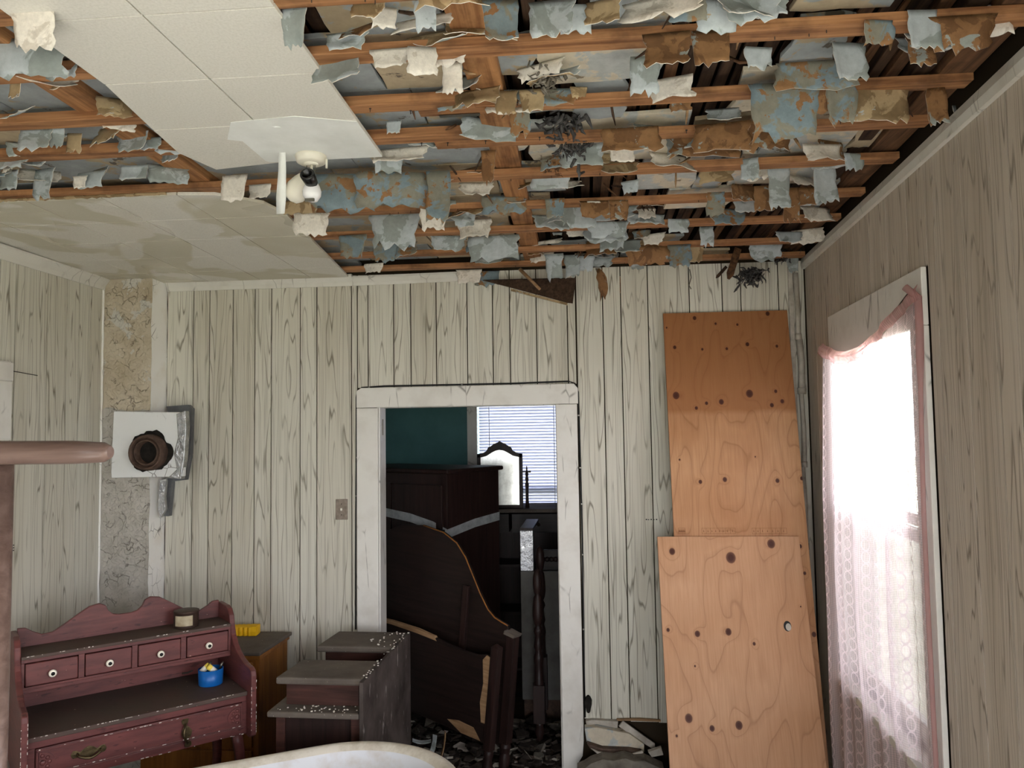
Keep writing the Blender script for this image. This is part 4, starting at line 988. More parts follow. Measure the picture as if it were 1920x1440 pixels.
# hedge outside, seen dimly through the lace
hd = MB()
for _ in range(2600):
    p = Vector((5.2+rnd.gauss(0, .35), rnd.uniform(3.2, 9), -.6+abs(rnd.gauss(0, .5)))); a = rnd.uniform(0, 6.3); s_ = rnd.uniform(.03, .07)
    e1 = Vector((cos(a), sin(a), rnd.uniform(-.6, .6)))*s_; e2 = Vector((-sin(a), cos(a), rnd.uniform(-.8, .8)))*s_*.5
    hd.add([p-e1, p-e2, p+e1, p+e2], [(0, 1, 2, 3)])
hd.open = True; tag(hd.build('hedge', 'leaf', None, origin=(5.2, 6, -.6)), 'low green hedge outside behind the lace curtain', 'hedge', kind='stuff')
# ================================================================ FURNITURE
def frame(origin, ang):
    mm = Matrix.Rotation(ang, 4, 'Z'); mm.translation = Vector(origin); return mm
class Thing:
    """parts are built in the thing's own frame: x along its front, y to its back, z up"""
    def __init__(s, name, origin, ang, label, cat, group=None, pitch=None):
        s.m = frame(origin, ang)
        s.o = empty(name, origin, label, cat, group); s.o.rotation_euler = (0, 0, ang)
    def part(s, mb, name, mat, bevel=0, parent=None):
        o = mb.build(name, mat, None, bevel)
        o.parent = parent or s.o
        if parent is not None:
            o.matrix_parent_inverse = Matrix.Translation(parent.location).inverted()
        return o
    def box(s, name, mat, x0, x1, y0, y1, z0, z1, bevel=.002, parent=None):
        mid = Vector(((x0+x1)/2, (y0+y1)/2, (z0+z1)/2))
        o = MB().box(x0, x1, y0, y1, z0, z1).build(name, mat, None, bevel, origin=mid); o.parent = parent or s.o
        if parent is not None: o.matrix_parent_inverse = Matrix.Translation(parent.location).inverted()
        return o

# ---- maroon desk with a gallery of small drawers
DA = atan2(.678, .735)
D = Thing('writing_desk', (-2.11, 2.81, 0), DA, 'maroon painted writing desk with small gallery drawers and curved sides', 'desk')
W_ = .832
side = [(-.06, .52), (-.06, .775), (-.052, .797), (-.03, .806), (.03, .81), (.09, .822), (.14, .842), (.185, .868), (.215, .9), (.235, .94), (.25, .985), (.275, 1.012), (.31, 1.02), (.43, 1.02), (.43, .5), (.2, .5), (-.03, .505)]
for x0 in (-.024, W_):
    D.part(MB().prism(side, x0, x0+.024, lambda a, b, d: Vector((d, a, b))), 'side_panel', 'red_paint', .005)
bp = [(0, 1.03), (.03, 1.028), (.055, 1.01), (.09, .992), (.13, .995), (.175, 1.022), (.225, 1.055), (.27, 1.083), (.31, 1.09), (.335, 1.078), (.345, 1.055), (.365, 1.036), (.39, 1.03)]
prof = bp+[(W_-a, b) for a, b in bp[::-1]]+[(W_, .49), (0, .49)]
D.part(MB().prism(prof, .405, .425, lambda a, b, d: Vector((a, d, b))), 'back_board', 'red_paint', .003)
D.box('gallery_shelf', 'red_paint_dusty', 0, W_, .222, .405, .938, .951)
D.box('gallery_bottom', 'red_paint', 0, W_, .226, .405, .803, .818)
D.box('gallery_rail', 'red_paint', 0, W_, .2245, .2375, .925, .938, .001); D.box('gallery_rail', 'red_paint', 0, W_, .2245, .2375, .8185, .828, .001)
xs = [.0, .215, .42, .622, W_]
for i in range(5): 
    xx = xs[i]; w2 = .011; D.box('gallery_stile', 'red_paint', max(0, xx-w2), min(W_, xx+w2), .225, .24, .8285, .9245, .001)
    if 0 < i < 4: D.box('gallery_divider', 'red_paint', xx-.004, xx+.004, .2405, .404, .819, .9375, 0)
for i in range(4):
    x0, x1 = xs[i]+.014, xs[i+1]-.014
    dr_ = D.box('gallery_drawer', 'red_paint', x0, x1, .217, .39, .832, .921, .004)
    cx = (x0+x1)/2
    mk = Matrix.Translation((cx, .217, .873)) @ Matrix.Rotation(radians(90), 4, 'X')
    kb = D.part(MB().lathe([(.005, 0), (.006, .008), (.0145, .012), (.0155, .018), (.013, .023), (.009, .0245), (.001, .0245)], 20, mk), 'knob', 'knob_white', 0, dr_)
    D.part(MB().lathe([(.0075, .0245), (.007, .027), (.001, .0275)], 14, mk), 'knob_eye', 'knob_black', 0, dr_)
D.box('desk_top', 'red_paint_dusty', 0, W_, -.012, .404, .682, .70, .003)
D.box('apron_rail', 'red_paint', 0, W_, 0, .02, .655, .6815, .002); D.box('apron_rail', 'red_paint', 0, W_, 0, .02, .515, .547, .002)
D.box('desk_bottom', 'red_paint', 0, W_, .021, .404, .516, .53, .001)
for x0, x1 in ((0, .0285), (W_-.0205, W_)): D.box('apron_stile', 'red_paint', x0, x1, 0, .02, .5475, .6545, .001)
dw = D.box('desk_drawer', 'red_paint', .03, W_-.022, -.008, .38, .55, .653, .003)
for z0, z1 in ((.643, .651), (.553, .559)): D.box('moulding', 'red_paint', .034, W_-.026, -.014, -.0085, z0, z1, .0015, dw)
D.box('moulding', 'red_paint', .032, .038, -.014, -.0085, .56, .642, .0015, dw); D.box('moulding', 'red_paint', W_-.03, W_-.024, -.014, -.0085, .56, .642, .0015, dw)
for cx_, sg in ((.042, 1), (W_-.034, -1)):
    mb = MB(); poly = [(cx_+sg*.052*cos(a), .6+.04*sin(a)) for a in [-pi/2+pi*i/14 for i in range(15)]]
    mb.prism(poly, -.0125, -.0085, lambda a, b, d: Vector((a, d, b)))
    for k in range(5):
        a = -pi/2+pi*(k+.5)/5; mb.lathe([(.008, 0), (.007, .003), (.002, .005)], 8, Matrix.Translation((cx_+sg*.034*cos(a), -.0125, .6+.027*sin(a))) @ Matrix.Rotation(radians(90), 4, 'X'))
    mb.lathe([(.011, 0), (.008, .004), (.002, .006)], 10, Matrix.Translation((cx_+sg*.012, -.0125, .6)) @ Matrix.Rotation(radians(90), 4, 'X'))
    D.part(mb, 'carved_fan', 'red_paint', 0, dw)
def pull(cx, cz, rot, nm):
    mm = Matrix.Translation((cx, -.009, cz)) @ Matrix.Rotation(rot, 4, 'Y')
    mb = MB(); out_ = []
    top = [(-.062, .004), (-.055, .016), (-.042, .014), (-.03, .006), (-.018, .016), (0, .024), (.018, .016), (.03, .006), (.042, .014), (.055, .016), (.062, .004)]
    poly = top+[(x, -z*.85) for x, z in top[::-1]]
    mb.prism(poly, -.003, 0, lambda a, b, d: mm @ Vector((a, d, b)))
    pl_ = D.part(mb, nm, 'brass', .001, dw)
    D.part(MB().tube([mm @ Vector(q) for q in ((-.04, -.004, .004), (-.036, -.02, -.004), (-.018, -.026, -.012), (0, -.028, -.015), (.018, -.026, -.012), (.036, -.02, -.004), (.04, -.004, .004))], [.004, .0045, .005, .006, .005, .0045, .004], 8), nm+'_bail', 'brass', 0, dw)
pull(.21, .6, radians(0), 'drawer_pull'); pull(.575, .583, radians(82), 'loose_drawer_pull')
for (x0, y0) in ((.012, .02), (W_-.052, .02), (.012, .36), (W_-.052, .36)):
    mb = MB(); n = 10; vs = []
    for i in range(n+1):
        t = i/n; z = .515*(1-t); dx = .02*sin(t*pi*1.4)*(1 if x0 > .3 else -1); w = .04*(1-.45*t)+(.01 if t > .92 else 0)
        xx = x0+.02+dx; vs += [Vector((xx-w/2, y0-.0, z)), Vector((xx+w/2, y0, z)), Vector((xx+w/2, y0+w, z)), Vector((xx-w/2, y0+w, z))]
    mb.add(vs, [(i*4+k, i*4+(k+1) % 4, i*4+4+(k+1) % 4, i*4+4+k) for i in range(n) for k in range(4)]+[(3, 2, 1, 0), tuple(4*n+k for k in range(4))], 0, True)
    D.part(mb, 'leg', 'red_paint')
mb = MB()
for _ in range(120):
    k = rnd.randrange(6); x = rnd.uniform(.01, W_-.02); l = rnd.uniform(.002, .012); h = rnd.uniform(.0006, .0018)
    if k < 2: y, z = -.0125, .6985
    elif k == 2: y, z = -.0145, .5575
    elif k == 3: y, z = -.0005, rnd.uniform(.515, .52)
    elif k == 4: y, z = .2215, .9495
    else: y, z = -.0145, .6505
    if k == 2 or k == 5: x = min(max(x, .04), W_-.04)
    mb.box(x, x+l, y-.0005, y+.0005, z-h, z+h)
for x0 in (-.024, W_):
    for _ in range(22):
        z = rnd.uniform(.53, .78); xx = x0+rnd.choice((.001, .022)); mb.box(xx-.001, xx+.001, -.0606, -.0596, z, z+rnd.uniform(.002, .012))
o = D.part(mb, 'paint_chips', 'flake_white'); o['kind'] = 'stuff'
def DP(x, y, z): return D.m @ Vector((x, y, z))
# tin candle on the gallery shelf
q = DP(.655, .31, .951)
can = empty('tin_canister', q, 'small round dark tin with worn paper label on desk shelf', 'tin')
T = Matrix.Translation(q)
MB().lathe([(.001, 0), (.054, 0), (.055, .004), (.054, .066), (.056, .068), (.056, .074), (.052, .075), (.001, .075)], 32, T, caps=False).build('tin_body', 'tin_dark', can)
mb = MB(); n = 14
for i in range(n):
    a0, a1 = [-pi/2-.75+1.5*(i+k)/n+.25 for k in (0, 1)]
    mb.add([q+Vector((.0555*cos(a), .0555*sin(a), z)) for z in (.012, .058) for a in (a0, a1)], [(0, 1, 3, 2)], 0, True)
mb.open = True; mb.build('paper_label', 'paper_label', can)
# blue cup of odds and ends on the desk top
q = DP(.735, .2, .70)
cup = empty('blue_cup', q, 'round bright blue plastic cup on the maroon desk top', 'cup')
MB().lathe([(.001, 0), (.05, 0), (.052, .003), (.055, .07), (.052, .07), (.049, .006), (.001, .005)], 32, Matrix.Translation(q), caps=False).build('cup_wall', 'blue_plastic', cup)
for i, (dx, dy, ry, rz, mt, lab, ca) in enumerate(((-.02, -.015, 50, 20, 'white_plastic', 'white cylinder with yellow end lying left in the blue cup', 'bottle'), (.015, -.02, -48, 50, 'yellow_plastic', 'yellow-capped white cylinder lying right in the blue cup', 'bottle'))):
    mm = Matrix.Translation(q+Vector((dx, dy, .073))) @ Matrix.Rotation(radians(rz), 4, 'Z') @ Matrix.Rotation(radians(ry), 4, 'Y')
    e = empty('small_bottle', q+Vector((dx, dy, .07)), lab, ca, 'small bottles in the blue cup')
    MB().lathe([(.001, -.024), (.012, -.024), (.0125, .008), (.012, .01)], 14, mm).build('bottle_body', 'white_plastic', e)
    MB().lathe([(.0128, .008), (.0128, .024), (.001, .025)], 14, mm, caps=False).build('bottle_cap', 'yellow_plastic', e)
for i in range(2):
    a = i*2.2+.4; p0 = q+Vector((.03*cos(a), .025+.012*sin(a), .058)); p1 = p0+Vector((.02*cos(a*2), .01, .03))
    o = MB().tube([p0, (p0+p1)/2+Vector((0, 0, .006)), p1], [.005, .006, .004], 7).build('metal_clip', 'metal', None, origin=p0); tag(o, ('grey metal clip at the right side of the blue cup', 'grey metal clip at the left side of the blue cup')[i], 'clip', 'clips in the blue cup')
o = MB().tube([DP(.655, .2, .775), DP(.63, .19, .773), DP(.61, .2, .772)], .004, 6).build('pencil_stub', 'nail', cup)

# ---- oak chest behind the desk
OK_ = Thing('oak_chest', (-2.25, 3.80, 0), 0, 'golden oak chest with dusty top behind the maroon desk', 'chest')
OK_.box('case', 'oak', 0, .62, .015, .39, .03, .725, .003)
OK_.part(MB().prism([(-.01, 0), (.63, 0), (.645, .4), (-.02, .4)], .726, .745, lambda a, b, d: Vector((a, b-.005, d))), 'chest_top', 'dusty_dark', .005)
OK_.box('top_moulding', 'oak', -.005, .632, .0, .392, .705, .7255, .004)
for k in range(3):
    dd = OK_.box('drawer', 'oak', .03, .59, -.002, .014, .06+.215*k, .26+.215*k, .003)
    for xx in (.14, .48): OK_.part(MB().lathe([(.006, 0), (.006, .01), (.014, .016), (.012, .024), (.001, .026)], 12, Matrix.Translation((xx, -.002, .16+.215*k)) @ Matrix.Rotation(radians(90), 4, 'X')), 'knob', 'oak', 0, dd)
for xx in (.0, .59):
    for yy in (.02, .35): OK_.box('foot', 'oak', xx, xx+.03, yy, yy+.03, 0, .03, .002)
# yellow scrubbing block
q = at_z(458, 1190, .745); 
ys_ = empty('foam_block', q, 'bright yellow ribbed foam block on the oak chest', 'foam block'); ys_.rotation_euler = (0, 0, radians(8))
mb = MB(); n = 44; sec = []
for i in range(n+1):
    t = i/n; x = -.075+.15*t; rib = .009*abs(sin(t*pi*6)) if t < .78 else .006
    ybow = .006*cos(t*3)
    sec.append([Vector((x, -.03-rib+ybow, .002)), Vector((x, -.034-rib+ybow, .026)), Vector((x, -.03-rib+ybow, .047+.004*(t > .8))), Vector((x, .0, .05)), Vector((x, .03+rib, .048)), Vector((x, .03+rib, .002))])
vs = [p for r_ in sec for p in r_]; mb.add(vs, [(i*6+k, i*6+(k+1) % 6, i*6+6+(k+1) % 6, i*6+6+k) for i in range(n) for k in range(6)]+[(5, 4, 3, 2, 1, 0), tuple(6*n+k for k in range(6))], 0, False)
o = mb.build('foam_body', 'yellow_foam', None); o.parent = ys_
mb = MB(); mb.prism([(-.028, .003), (.028, .003), (.028, .046), (-.028, .046)], .0755, .078, lambda a, b, d: Vector((d, a, b))); o = mb.build('end_label', 'yellow_foam', None); o.parent = ys_

# ---- dusty dark vanity seen from its end, with two raised boxes
VA = radians(-1.5)
V = Thing('vanity_table', (-1.345, 3.235, 0), VA, 'dusty dark vanity with two raised drawer boxes and scratched back', 'vanity')
def vb(n_, m_, *a, **k): return V.box(n_, m_, *a, **k)
LV, WV = .80, .40
vb('back_panel', 'dusty_back', WV, WV+.018, 0.0, LV+.01, .06, .79, .003)
for y0, y1, nm in ((0.04, .30, 'near'), (.52, .80, 'far')):
    vb('pedestal', 'dark_wood', .03, WV-.002, y0, y1, .12, .634, .003)
    for (xx, yy) in ((.025, y0-.012), (WV-.045, y0-.012), (.025, y1-.028), (WV-.045, y1-.028)): vb('leg', 'mahogany', xx, xx+.04, yy, yy+.04, 0, .6338, .003)
    vb('raised_drawer', 'mahogany', .045, WV-.03, y0+.05, y1-.005, .6605, .7585, .003)
    lid = V.part(MB().prism([(.015, y0+.005), (WV-.001, y0+.005), (WV-.001, y1+.01), (.03, y1+.01)], .759, .79, lambda a, b, d: Vector((a, b, d))), 'box_lid', 'dusty_dark', .009)
V.part(MB().prism([(-.005, 0), (WV-.001, 0), (WV-.001, LV), (.01, LV)], .635, .66, lambda a, b, d: Vector((a, b, d))), 'table_top', 'dusty_dark', .008)
mb = MB()
for _ in range(90):
    x, y = rnd.choice(((rnd.uniform(.05, WV-.03), rnd.uniform(.045, .085)), (rnd.uniform(.02, WV-.02), rnd.uniform(.01, .05)), (WV+rnd.uniform(-.01, .015), rnd.uniform(.02, .8)), (rnd.uniform(.25, WV), rnd.uniform(.53, .8))))
    z = .6605 if y < .1 and x < WV-.015 else .7905
    if y < .04 and z > .7: continue
    s_ = rnd.uniform(.0015, .004); mb.box(x-s_, x+s_, y-s_, y+s_, z, z+s_)
o = V.part(mb, 'plaster_crumbs', 'flake_white'); o['kind'] = 'stuff'

# ---- clawfoot bathtub
BA = radians(29); bc = Vector((-.85, 2.69, 0))
TB = Thing('bathtub', bc, BA, 'old white enamel roll-rim bathtub at the bottom edge', 'bathtub')
def tub_ring(hw, z, x0=-.95, inset=0, dz=0):
    r = hw-inset; pts = []
    for i in range(49):
        a = -pi/2+pi*i/48; pts.append(Vector((r*cos(a), r*sin(a), z)))
    for i in range(25):
        a = pi/2+pi*i/24; pts.append(Vector((x0+r*cos(a), r*sin(a), z)))
    return pts
rings = [tub_ring(.42, .585), tub_ring(.415, .60), tub_ring(.395, .607), tub_ring(.375, .602), tub_ring(.362, .585), tub_ring(.35, .5), tub_ring(.33, .35), tub_ring(.29, .22), tub_ring(.2, .165), tub_ring(.04, .158)]
def loft(rings, mi=0):
    mb = MB(); n = len(rings[0]); vs = [p for r in rings for p in r]
    mb.add(vs, [(i*n+k, i*n+(k+1) % n, i*n+n+(k+1) % n, i*n+n+k) for i in range(len(rings)-1) for k in range(n)], mi, True); return mb
mb = loft(rings[4:]); n = len(rings[0]); mb.f.append(tuple(range(len(mb.v)-n, len(mb.v)))); mb.mi.append(0); mb.sm.append(False); mb.open = True
TB.part(mb, 'basin', 'enamel')
TB.part(loft([tub_ring(.4, .572)]+rings[:5]), 'roll_rim', 'rim_enamel')
mb = loft([tub_ring(.4, .572), tub_ring(.372, .5), tub_ring(.352, .35), tub_ring(.31, .2), tub_ring(.22, .145), tub_ring(.04, .135)])
TB.part(mb, 'outer_shell', 'dirty_white')
for (x, y) in ((.05, .2), (.05, -.2), (-1.0, .2), (-1.0, -.2)):
    TB.part(MB().tube([(x, y, .2), (x*1.02, y*1.3, .13), (x, y*1.2, .06), (x, y*1.35, .0)], [.05, .04, .025, .04], 10), 'claw_foot', 'rust')

# ---- turned wooden rack at the left edge, close to the camera
RK = empty('clothes_rack', (-1.2, 1.12, 0), 'worn brown wooden rack with a rounded rail end at left edge', 'rack')
MB().tube([(-1.75, 1.1, 1.822), (-1.2, 1.1, 1.818), (-.76, 1.1, 1.8155), (-.712, 1.1, 1.815), (-.702, 1.1, 1.815)], [.02, .0195, .0175, .015, .009], 16).build('top_rail', 'rack_wood', RK)
for xx in (-.89, -1.6):
    MB().tube([(xx, 1.12, .03), (xx, 1.12, 1.8)], .016, 12).build('post', 'rack_wood', RK)
    MB().tube([(xx, .85, .03), (xx, 1.12, .05), (xx, 1.39, .03)], [.02, .026, .02], 10).build('foot', 'rack_wood', RK)
MB().tube([(-1.6, 1.12, .5), (-.884, 1.12, .5)], .012, 10).build('stretcher', 'rack_wood', RK)

# ================================================================ THE ROOM BEYOND
# ---- tall wardrobe with taped doors
WA = Thing('wardrobe', (-.83, 4.75, 0), radians(148), 'tall near-black wardrobe bound with silver tape inside the doorway', 'wardrobe')
# local x runs to the left-back along the front, local y (after turn) points right-front -> build with y negative as depth
WW, WD = .95, .52
def wbx_(nm, mt, x0, x1, y0, y1, z0, z1, bev=.003, par=None): return WA.box(nm, mt, x0, x1, -y1, -y0, z0, z1, bev, par)
wbx_('case', 'dark_wood', 0, WW, .0, WD, .08, 1.57)
WA.part(MB().prism([(-.03, .03), (WW+.03, .03), (WW+.03, -WD-.02), (-.03, -WD-.02)], 1.571, 1.60, lambda a, b, d: Vector((a, b, d))), 'cornice', 'dark_wood', .01)
for x0 in (.03, WW/2+.005):
    d_ = wbx_('door', 'dark_wood', x0, x0+WW/2-.035, -.018, -.0005, .15, 1.5); 
    WA.part(MB().lathe([(.006, 0), (.012, .012), (.001, .02)], 10, Matrix.Translation((x0+.05 if x0 > .3 else x0+WW/2-.09, .019, .9)) @ Matrix.Rotation(radians(-90), 4, 'X')), 'knob', 'brass', 0, d_)
for xx in (.0, WW-.05):
    for yy in (0, WD-.05): wbx_('foot', 'dark_wood', xx, xx+.05, yy, yy+.05, 0, .08)
mb = MB()
pts = [Vector((-.004, -WD, 1.235)), Vector((-.004, -WD/2, 1.215)), Vector((-.004, .004, 1.175)), Vector((.1, .0215, 1.22)), Vector((.3, .022, 1.26)), Vector((.7, .022, 1.3))]
for a, b in zip(pts, pts[1:]):
    mb.add([a, b, b+Vector((0, 0, .055)), a+Vector((0, 0, .055))], [(0, 1, 2, 3)])
mb.open = True; WA.part(mb, 'silver_tape', 'silver_tape')
mb = MB(); mb.prism([(.0, 1.17), (.1, 1.195), (.14, 1.18), (.13, 1.21), (.15, 1.225), (.05, 1.235), (0, 1.23)], .022, .026, lambda a, b, d: Vector((a, d, b))); WA.part(mb, 'crumpled_tape', 'foil')

# ---- head board and foot board stood on end in the doorway
def bed_board(name, label, p0, p1, zt, prof, post_h, mt):
    ang = atan2(p0[1]-p1[1], p0[0]-p1[0]); t = Thing(name, (p0[0], p0[1], 0), ang, label, 'bed end', 'bed ends leaning in the doorway')
    t.part(MB().prism(prof, -.011, .011, lambda a, b, d: Vector((a-.0, d, b))), 'panel', mt, .002)
    return t
pf = [(-.03, .20), (-.03, .645), (-.06, .65), (-.12, .635), (-.2, .635), (-.3, .645), (-.42, .66), (-.55, .675), (-.75, .68), (-.95, .67), (-1.1, .65), (-1.2, .64), (-1.3, .635), (-1.38, .63), (-1.38, .26), (-.9, .24), (-.45, .22)]
FB = bed_board('bed_footboard', 'low dark bed footboard with bowed top and pale torn veneer', (-.525, 4.10), (-1.313, 4.55), 0, pf, .72, 'dark_wood_x')
def post(t, x, y, h, w, mat='dark_wood', lean=0, tip=True, dy=0):
    mb = MB(); prof_ = [(w*.55, 0), (w*.5, .03), (w*.62, .09), (w*.45, .12), (w*.62, .15), (w*.5, .17)]
    mb.lathe([(r, z) for r, z in prof_], 14, Matrix.Translation((x, y, 0)))
    mb.box(x-w/2, x+w/2, y-w/2, y+w/2, .17, h)
    if tip: mb.add([(x-w/2, y-w/2, h), (x+w/2, y-w/2, h), (x+w/2, y+w/2, h), (x-w/2, y+w/2, h), (x, y, h+.018)], [(0, 1, 4), (1, 2, 4), (2, 3, 4), (3, 0, 4)])
    return t.part(mb, 'post', mat, .002)
post(FB, 0, 0, .70, .046, 'dark_wood'); post(FB, -1.41, 0, .70, .046)
FB.part(MB().prism([(-.03, .30), (-.022, .64), (-.05, .65), (-.075, .62), (-.06, .5), (-.072, .4), (-.055, .3)], -.0135, -.0115, lambda a, b, d: Vector((a, d, b))), 'torn_veneer', 'raw_wood')
FB.part(MB().prism([(-.4, .645), (-.55, .657), (-.75, .665), (-.95, .655), (-.95, .677), (-.75, .687), (-.55, .682), (-.42, .667)], -.0118, .0118, lambda a, b, d: Vector((a, d, b))), 'top_strip', 'raw_wood')
FB.part(MB().prism([(-.05, .205), (-.18, .21), (-.28, .255), (-.2, .27), (-.1, .26)], -.0135, -.0115, lambda a, b, d: Vector((a, d, b))), 'torn_veneer', 'raw_wood')
FB.o.rotation_euler = (radians(-3), radians(4.5), FB.o.rotation_euler[2])
ph = [(-.02, .15), (-.02, .75), (-.03, .785), (-.07, .795), (-.12, .81), (-.17, .845), (-.23, .92), (-.29, 1.01), (-.35, 1.10), (-.42, 1.17), (-.52, 1.215), (-.68, 1.235), (-.85, 1.215), (-.95, 1.17), (-1.02, 1.10), (-1.08, 1.01), (-1.14, .92), (-1.2, .845), (-1.25, .835), (-1.3, .815), (-1.36, .8), (-1.36, .15)]
HB = bed_board('bed_headboard', 'tall dark arched bed headboard behind the footboard', (-.445, 4.20), (-1.175, 4.62), 0, ph, .72, 'dark_wood_x')
post(HB, 0, 0, .735, .052); post(HB, -1.38, 0, .735, .052)
HB.part(MB().prism([(.03, .735), (.04, .75), (-.03, .765), (-.035, .745)], -.04, .03, lambda a, b, d: Vector((a, d, b))), 'post_cap', 'dusty_dark')
HB.box('cleat', 'dark_wood', -.34, -.30, -.032, -.0115, .55, .95)
edge = [q for q in ph if q[1] > .8]
HB.part(MB().tube([Vector((a, -.011, b)) for a, b in ph[2:12]], .004, 6), 'edge_bead', 'oak')
HB.o.rotation_euler = (radians(-2), radians(4.5), HB.o.rotation_euler[2])

# ---- turned bed posts behind
def turned(x, y, h, lab):
    t = Thing('bed_post', (x, y, 0), 0, lab, 'bed post', 'turned bed posts')
    pr = [(.001, h), (.018, h-.01), (.026, h-.05), (.028, h-.09), (.022, h-.135), (.015, h-.15), (.024, h-.165), (.03, h-.22), (.032, h-.27), (.026, h-.31), (.016, h-.33), (.024, h-.345), (.028, h-.36), (.018, h-.385), (.022, h-.42), (.027, h-.45), (.018, h-.475), (.026, h-.5), (.029, h-.52), (.024, h-.55), (.026, h-.66), (.03, h-.665)]
    t.part(MB().lathe(pr, 18, caps=False), 'turned_shaft', 'dark_wood'); t.box('square_block', 'dark_wood', -.034, .034, -.034, .034, .14, h-.665)
    t.part(MB().lathe([(.03, .14), (.02, .12), (.03, .09), (.018, .05), (.024, 0)], 14), 'turned_foot', 'dark_wood')
turned(-.268, 4.58, 1.02, 'dark turned bed post, nearer of the two in doorway'); turned(-.262, 4.80, 1.12, 'dark turned bed post, farther and taller of the two')

# ---- chest of drawers with swing mirror under the blind
CH = Thing('mirror_dresser', (-.95, 5.62, 0), 0, 'dark dresser under the far window holding a swing mirror', 'dresser')
CH.box('case', 'dark_wood', .0, .86, .3, .46, .05, 1.235); CH.box('dresser_top', 'dusty_dark', -.02, .88, -.0, .48, 1.236, 1.262, .004)
for xx in (0.0, .84): CH.box('end_panel', 'dark_wood', xx, xx+.02, .02, .299, .05, 1.235)
for k, z0 in enumerate((.1, .5, .84)): CH.box('shelf', 'dark_wood', .021, .839, .03, .299, z0, z0+.02)
for k in range(2):
    d_ = CH.box('drawer', 'dark_wood_x', .03+.41*k, .42+.41*k, .02, .28, 1.09, 1.225)
    CH.part(MB().lathe([(.006, 0), (.014, .012), (.001, .02)], 10, Matrix.Translation((.225+.41*k, .02, 1.15)) @ Matrix.Rotation(radians(90), 4, 'X')), 'knob', 'brass', 0, d_)
for xx in (0, .81):
    for yy in (.03, .41): CH.box('foot', 'dark_wood', xx, xx+.05, yy, yy+.05, 0, .05)
MR = Thing('swing_mirror', (-.60, 5.72, 1.262), 0, 'arched swing mirror in black scrolled frame before the blind', 'mirror')
gp = [(-.145, .02), (.145, .02), (.145, .375), (.1, .385), (.06, .41), (.03, .425), (0, .43), (-.03, .425), (-.06, .41), (-.1, .385), (-.145, .375)]
MR.part(MB().prism(gp, -.004, .004, lambda a, b, d: Vector((a, d, b))), 'mirror_glass', 'mirror_glass')
mb = MB(); mb.box(-.17, -.143, -.012, .012, 0, .40); mb.box(.143, .17, -.012, .012, 0, .40); mb.box(-.143, .143, -.012, .012, 0, .022)
cr = [(-.17, .40), (-.13, .405), (-.095, .425), (-.085, .45), (-.06, .46), (-.04, .478), (-.02, .482), (0, .495), (.02, .482), (.04, .478), (.06, .46), (.085, .45), (.095, .425), (.13, .405), (.17, .40)]
inn = [(.145, .374), (.1, .384), (.06, .409), (.03, .424), (0, .429), (-.03, .424), (-.06, .409), (-.1, .384), (-.145, .374)]
MR.part(mb, 'frame', 'dark_wood', .002)
mb = MB(); xsn = [-.168+.336*i/24 for i in range(25)]
def lerp(pts, x):
    pts = sorted(pts)
    for (a, b), (c_, d_) in zip(pts, pts[1:]):
        if a <= x <= c_: return b+(d_-b)*(x-a)/(c_-a)
    return pts[0][1] if x < pts[0][0] else pts[-1][1]
mb.prism([(x, lerp(cr, x)) for x in xsn]+[(x, lerp(inn, x)) for x in xsn[::-1]], -.012, .012, lambda a, b, d: Vector((a, d, b)))
MR.part(mb, 'crest', 'dark_wood')
for xx in (-.2, .2):
    MR.part(MB().lathe([(.016, 0), (.012, .05), (.011, .14), (.015, .17), (.009, .19), (.014, .21), (.009, .23), (.013, .25), (.008, .265), (.004, .3), (.001, .31)], 12, Matrix.Translation((xx, 0, 0))), 'mirror_post', 'dark_wood')
    MR.part(MB().tube([(xx, 0, .265), (xx*.84, 0, .265)], .005, 6), 'pivot', 'brass')
MR.part(MB().tube([(.2, 0, .265), (.23, 0, .265)], [.004, .008], 8), 'pivot_knob', 'brass')

# ---- white enamel panel and foil-wrapped post
WP = Thing('white_cabinet', (-.40, 5.0, 0), 0, 'white metal cabinet beyond the bed posts with a foil wrapped corner', 'cabinet')
WP.box('cabinet_panel', 'mattress', 0, .27, 0, .3, .12, .93, .004); WP.box('cabinet_base', 'rust', .01, .26, .01, .29, 0, .1195, .003)
WP.box('foil_board', 'foil', 0, .085, -.005, .03, .931, 1.19, .003); WP.part(MB().prism([(0, 1.19), (.085, 1.19), (.085, 1.205), (0, 1.205)], -.005, .33, lambda a, b, d: Vector((a+.02*(d > .1), d, b+.06*max(0, d)))), 'top_plank', 'dark_wood', .002)
WP.box('carved_rail', 'dark_wood_x', .1, .27, .03, .06, .931, 1.06, .003)
for k in range(6): WP.part(MB().lathe([(.018, 0), (.012, .006), (.003, .008)], 8, Matrix.Translation((.115+.028*k, .03, 1.0)) @ Matrix.Rotation(radians(90), 4, 'X')), 'carving', 'dark_wood')

